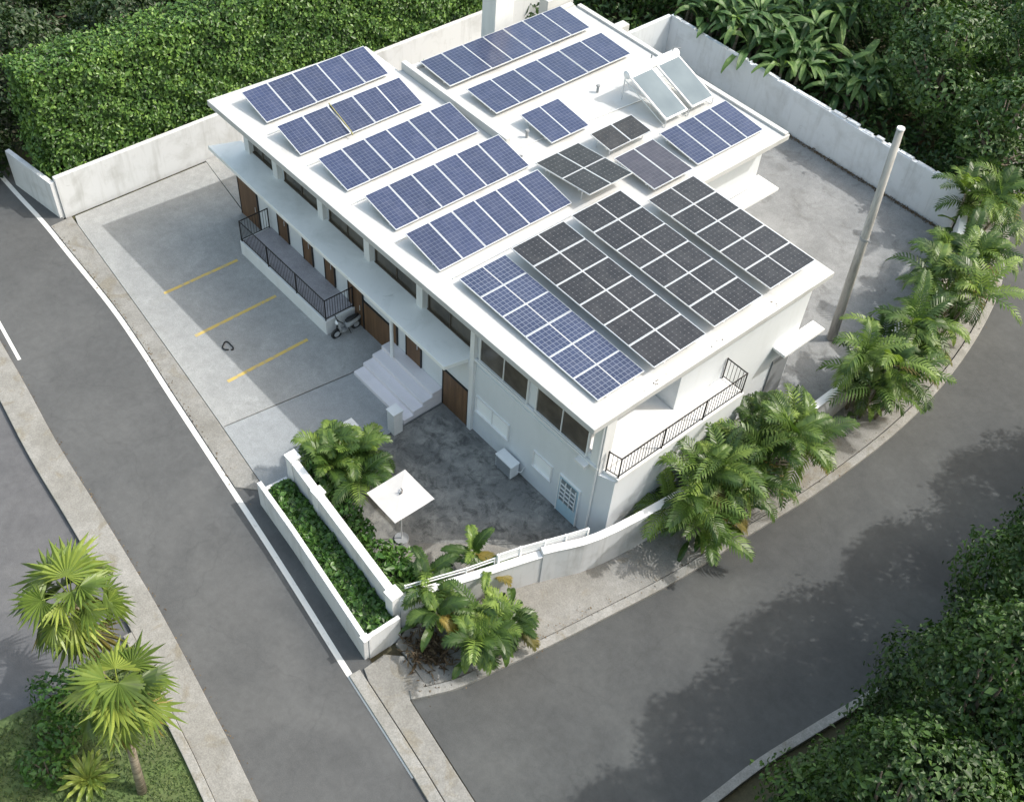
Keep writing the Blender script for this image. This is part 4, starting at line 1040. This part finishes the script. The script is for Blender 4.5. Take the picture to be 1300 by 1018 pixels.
areca((-14.25, 11.3, .02), 3, 'loose yellow green palm spilling over the near end of the courtyard street wall', 114, 'palms inside the courtyard', h=(1.0, 1.8), L=(.9, 1.3), yellow=2, llen=.38, r0=.3, nf=6, broad=5)
areca((-13.35, 10.95, .05), 2, 'thin sparse palm at the sharp corner outside the planter', 113, G, h=(.9, 1.6), L=(.8, 1.1), yellow=1, llen=.36, r0=.25, nf=5, broad=3)
areca((-19.7, 12.05, .02), 6, 'dense drooping palm by the gate pillar inside the courtyard', 112, 'palms inside the courtyard', h=(.8, 1.8), L=(.9, 1.5), nf=9, yellow=0, llen=.5, broad=14)
shrub((-20.1, 11.2, .02), .75, 1.6, 'bright green shrub behind the corner post of the inner garden wall', seed=121, group='shrubs inside the courtyard', size=.2)
shrub((-18.9, 11.15, .02), .6, 1.2, 'dark leafy shrub along the inner garden wall under the drooping palm', seed=122, group='shrubs inside the courtyard')
shrub((-17.3, 10.95, .02), .55, 1.3, 'leafy shrub along the inner garden wall nearest the parasol', seed=123, group='shrubs inside the courtyard')
shrub((-16.2, 10.85, .02), .7, 1.5, 'pale green shrub in the middle of the inner garden wall', seed=124, group='shrubs inside the courtyard')
shrub((-18.1, 11.0, .02), .55, 1.3, 'leafy shrub by the middle pillar of the inner garden wall', seed=128, group='shrubs inside the courtyard')
shrub((-15.7, 11.3, .02), .55, 1.0, 'low pale shrub standing a step out from the inner garden wall', seed=129, group='shrubs inside the courtyard')
shrub((-14.75, 11.15, .02), .5, 1.5, 'tall loose shrub by the slat fence in the courtyard corner', seed=130, group='shrubs inside the courtyard')
shrub((-13.2, 11.7, .05), .45, 1.0, 'small loose shrub outside the slat fence behind the street palms', seed=133, size=.16)
shrub((-15.1, 10.75, .02), .6, 1.4, 'green shrub in the sharp corner of the courtyard', seed=125, group='shrubs inside the courtyard')
shrub((-11.85, 18.9, .05), .5, .9, 'low dry looking shrub at the foot of the balcony palms', seed=126, size=.16)
shrub((-11.1, 33.0, .05), .6, .9, 'low shrub between the palm clumps on the curving verge', seed=127, size=.16)

# fan palms, lower left
def fan_palm(base, h, label, seed, rad=.85, nf=24, lean=(0, 0)):
    r = random.Random(seed); x, y, z = base
    t = thing('fan_palm', label, 'palm', base, 'fan palms on the lawn')
    top = Vector((x + lean[0], y + lean[1], z + h))
    MB().tube([(x, y, z - .05), (x + lean[0] * .38, y + lean[1] * .38, z + h * .5), top], [.14, .11, .12], 10).build('trunk', M['palm_bark'], t, smooth=True)
    mb = MB(); yl = MB()
    for k in range(nf):
        e = 1.45 - 2.1 * (k / nf) + r.uniform(-.3, .3); tgt = yl if k >= nf - 4 else mb
        fan_leaf(tgt, top + Vector((0, 0, .1 - .3 * k / nf)), 2.399 * k + r.uniform(-.25, .25), e, r.uniform(.6, 1.05), rad * r.uniform(.7, 1.15), r.uniform(.05, .95), r)
    mb.build('crown', M['fan_leaf'], t, recalc=False); yl.build('dry_leaves', M['yellow_leaf'], t, recalc=False)
    return t
fan_palm((-17.3, 2.3, .02), 4.3, 'taller fan palm at the lower left, set behind the other', 131, rad=1.12, lean=(-.75, .25))
fan_palm((-14.43, 1.7, .02), 3.7, 'shorter fan palm with a pale leaning trunk on the lawn', 132, rad=1.05, lean=(-.85, .62))
for i, (x, y, r_, h, lab) in enumerate(((-18.0, 1.3, .85, 1.5, 'rounded dark shrub at the foot of the taller fan palm'),
                                      (-17.0, .8, .7, 1.2, 'leafy shrub between the two fan palms'),
                                      (-16.4, .0, .7, 1.0, 'bright shrub at the bottom edge below the fan palms'))):
    shrub((x, y, .02), r_, h, lab, seed=140 + i, group='shrubs under the fan palms', mat='ground_leaf', size=.17)
ag = thing('agave', 'rosette of pale green sword leaves on the lawn near the bottom edge', 'agave', (-15.6, .75, .02))
mb = MB()
for k in range(30): paddle(mb, (-15.6, .75, .05), 2.399 * k, 1.3 - 1.1 * k / 30, .1, .75, .12, .5, rng.uniform(.5, 1), rng)
mb.build('leaves', M['fan_leaf'], ag, recalc=False)

# dry brush heap outside the planter corner
bp = np.stack([nr.normal(-12.85, .35, 420), nr.normal(10.3, .3, 420), np.abs(nr.normal(.1, .07, 420)) + .06], 1)
tag(leaf_cloud('brush_heap', bp, np.tile([0., 0, 1.], (420, 1)), .26, M['dry_leaf'], aspect=.22, spread=1.5), 'heap of dry brown palm leaves outside the planter corner', 'brush heap', kind='stuff')
wd = np.stack([nr.uniform(-31.8, -15, 2600), 40.22 - np.abs(nr.normal(0, .09, 2600)), np.abs(nr.normal(.02, .04, 2600)) + .016], 1)
tag(leaf_cloud('debris', wd, np.tile([0., -.3, 1.], (2600, 1)), .07, M['dry_leaf'], aspect=.5, spread=1.2), 'dry leaf debris along the foot of the jagged rear wall', 'debris', kind='stuff')
# fallen leaves scattered along kerbs and pavements
L_ = []
for p in offset([q for q in RK if 9.5 < q[1] < 42], .38):
    for k in range(4): L_.append((p[0] + rng.gauss(0, .16), p[1] + rng.gauss(0, .5), .122))
for p in offset([q for q in WL if -37 < q[0] < -21], .18):
    for k in range(6): L_.append((p[0] + rng.gauss(0, .4), p[1] + rng.gauss(0, .07), .05))
for p in [q for q in LE if q[0] > -34]:
    for k in range(5): L_.append((p[0] + rng.gauss(0, .5), p[1] + abs(rng.gauss(0, .05)), .012))
for k in range(14): L_.append((-13.08 + rng.gauss(0, .06), rng.choice((19.2, 21.7, 24.5)) + rng.gauss(0, .3), RZ + .006))
L_ = np.array(L_)
tag(leaf_cloud('leaf_litter', L_, np.tile([0., 0, 1.], (len(L_), 1)), .065, M['dry_leaf'], aspect=.5, spread=.25), 'brown leaf litter scattered along the kerbs', 'leaf litter', kind='stuff')
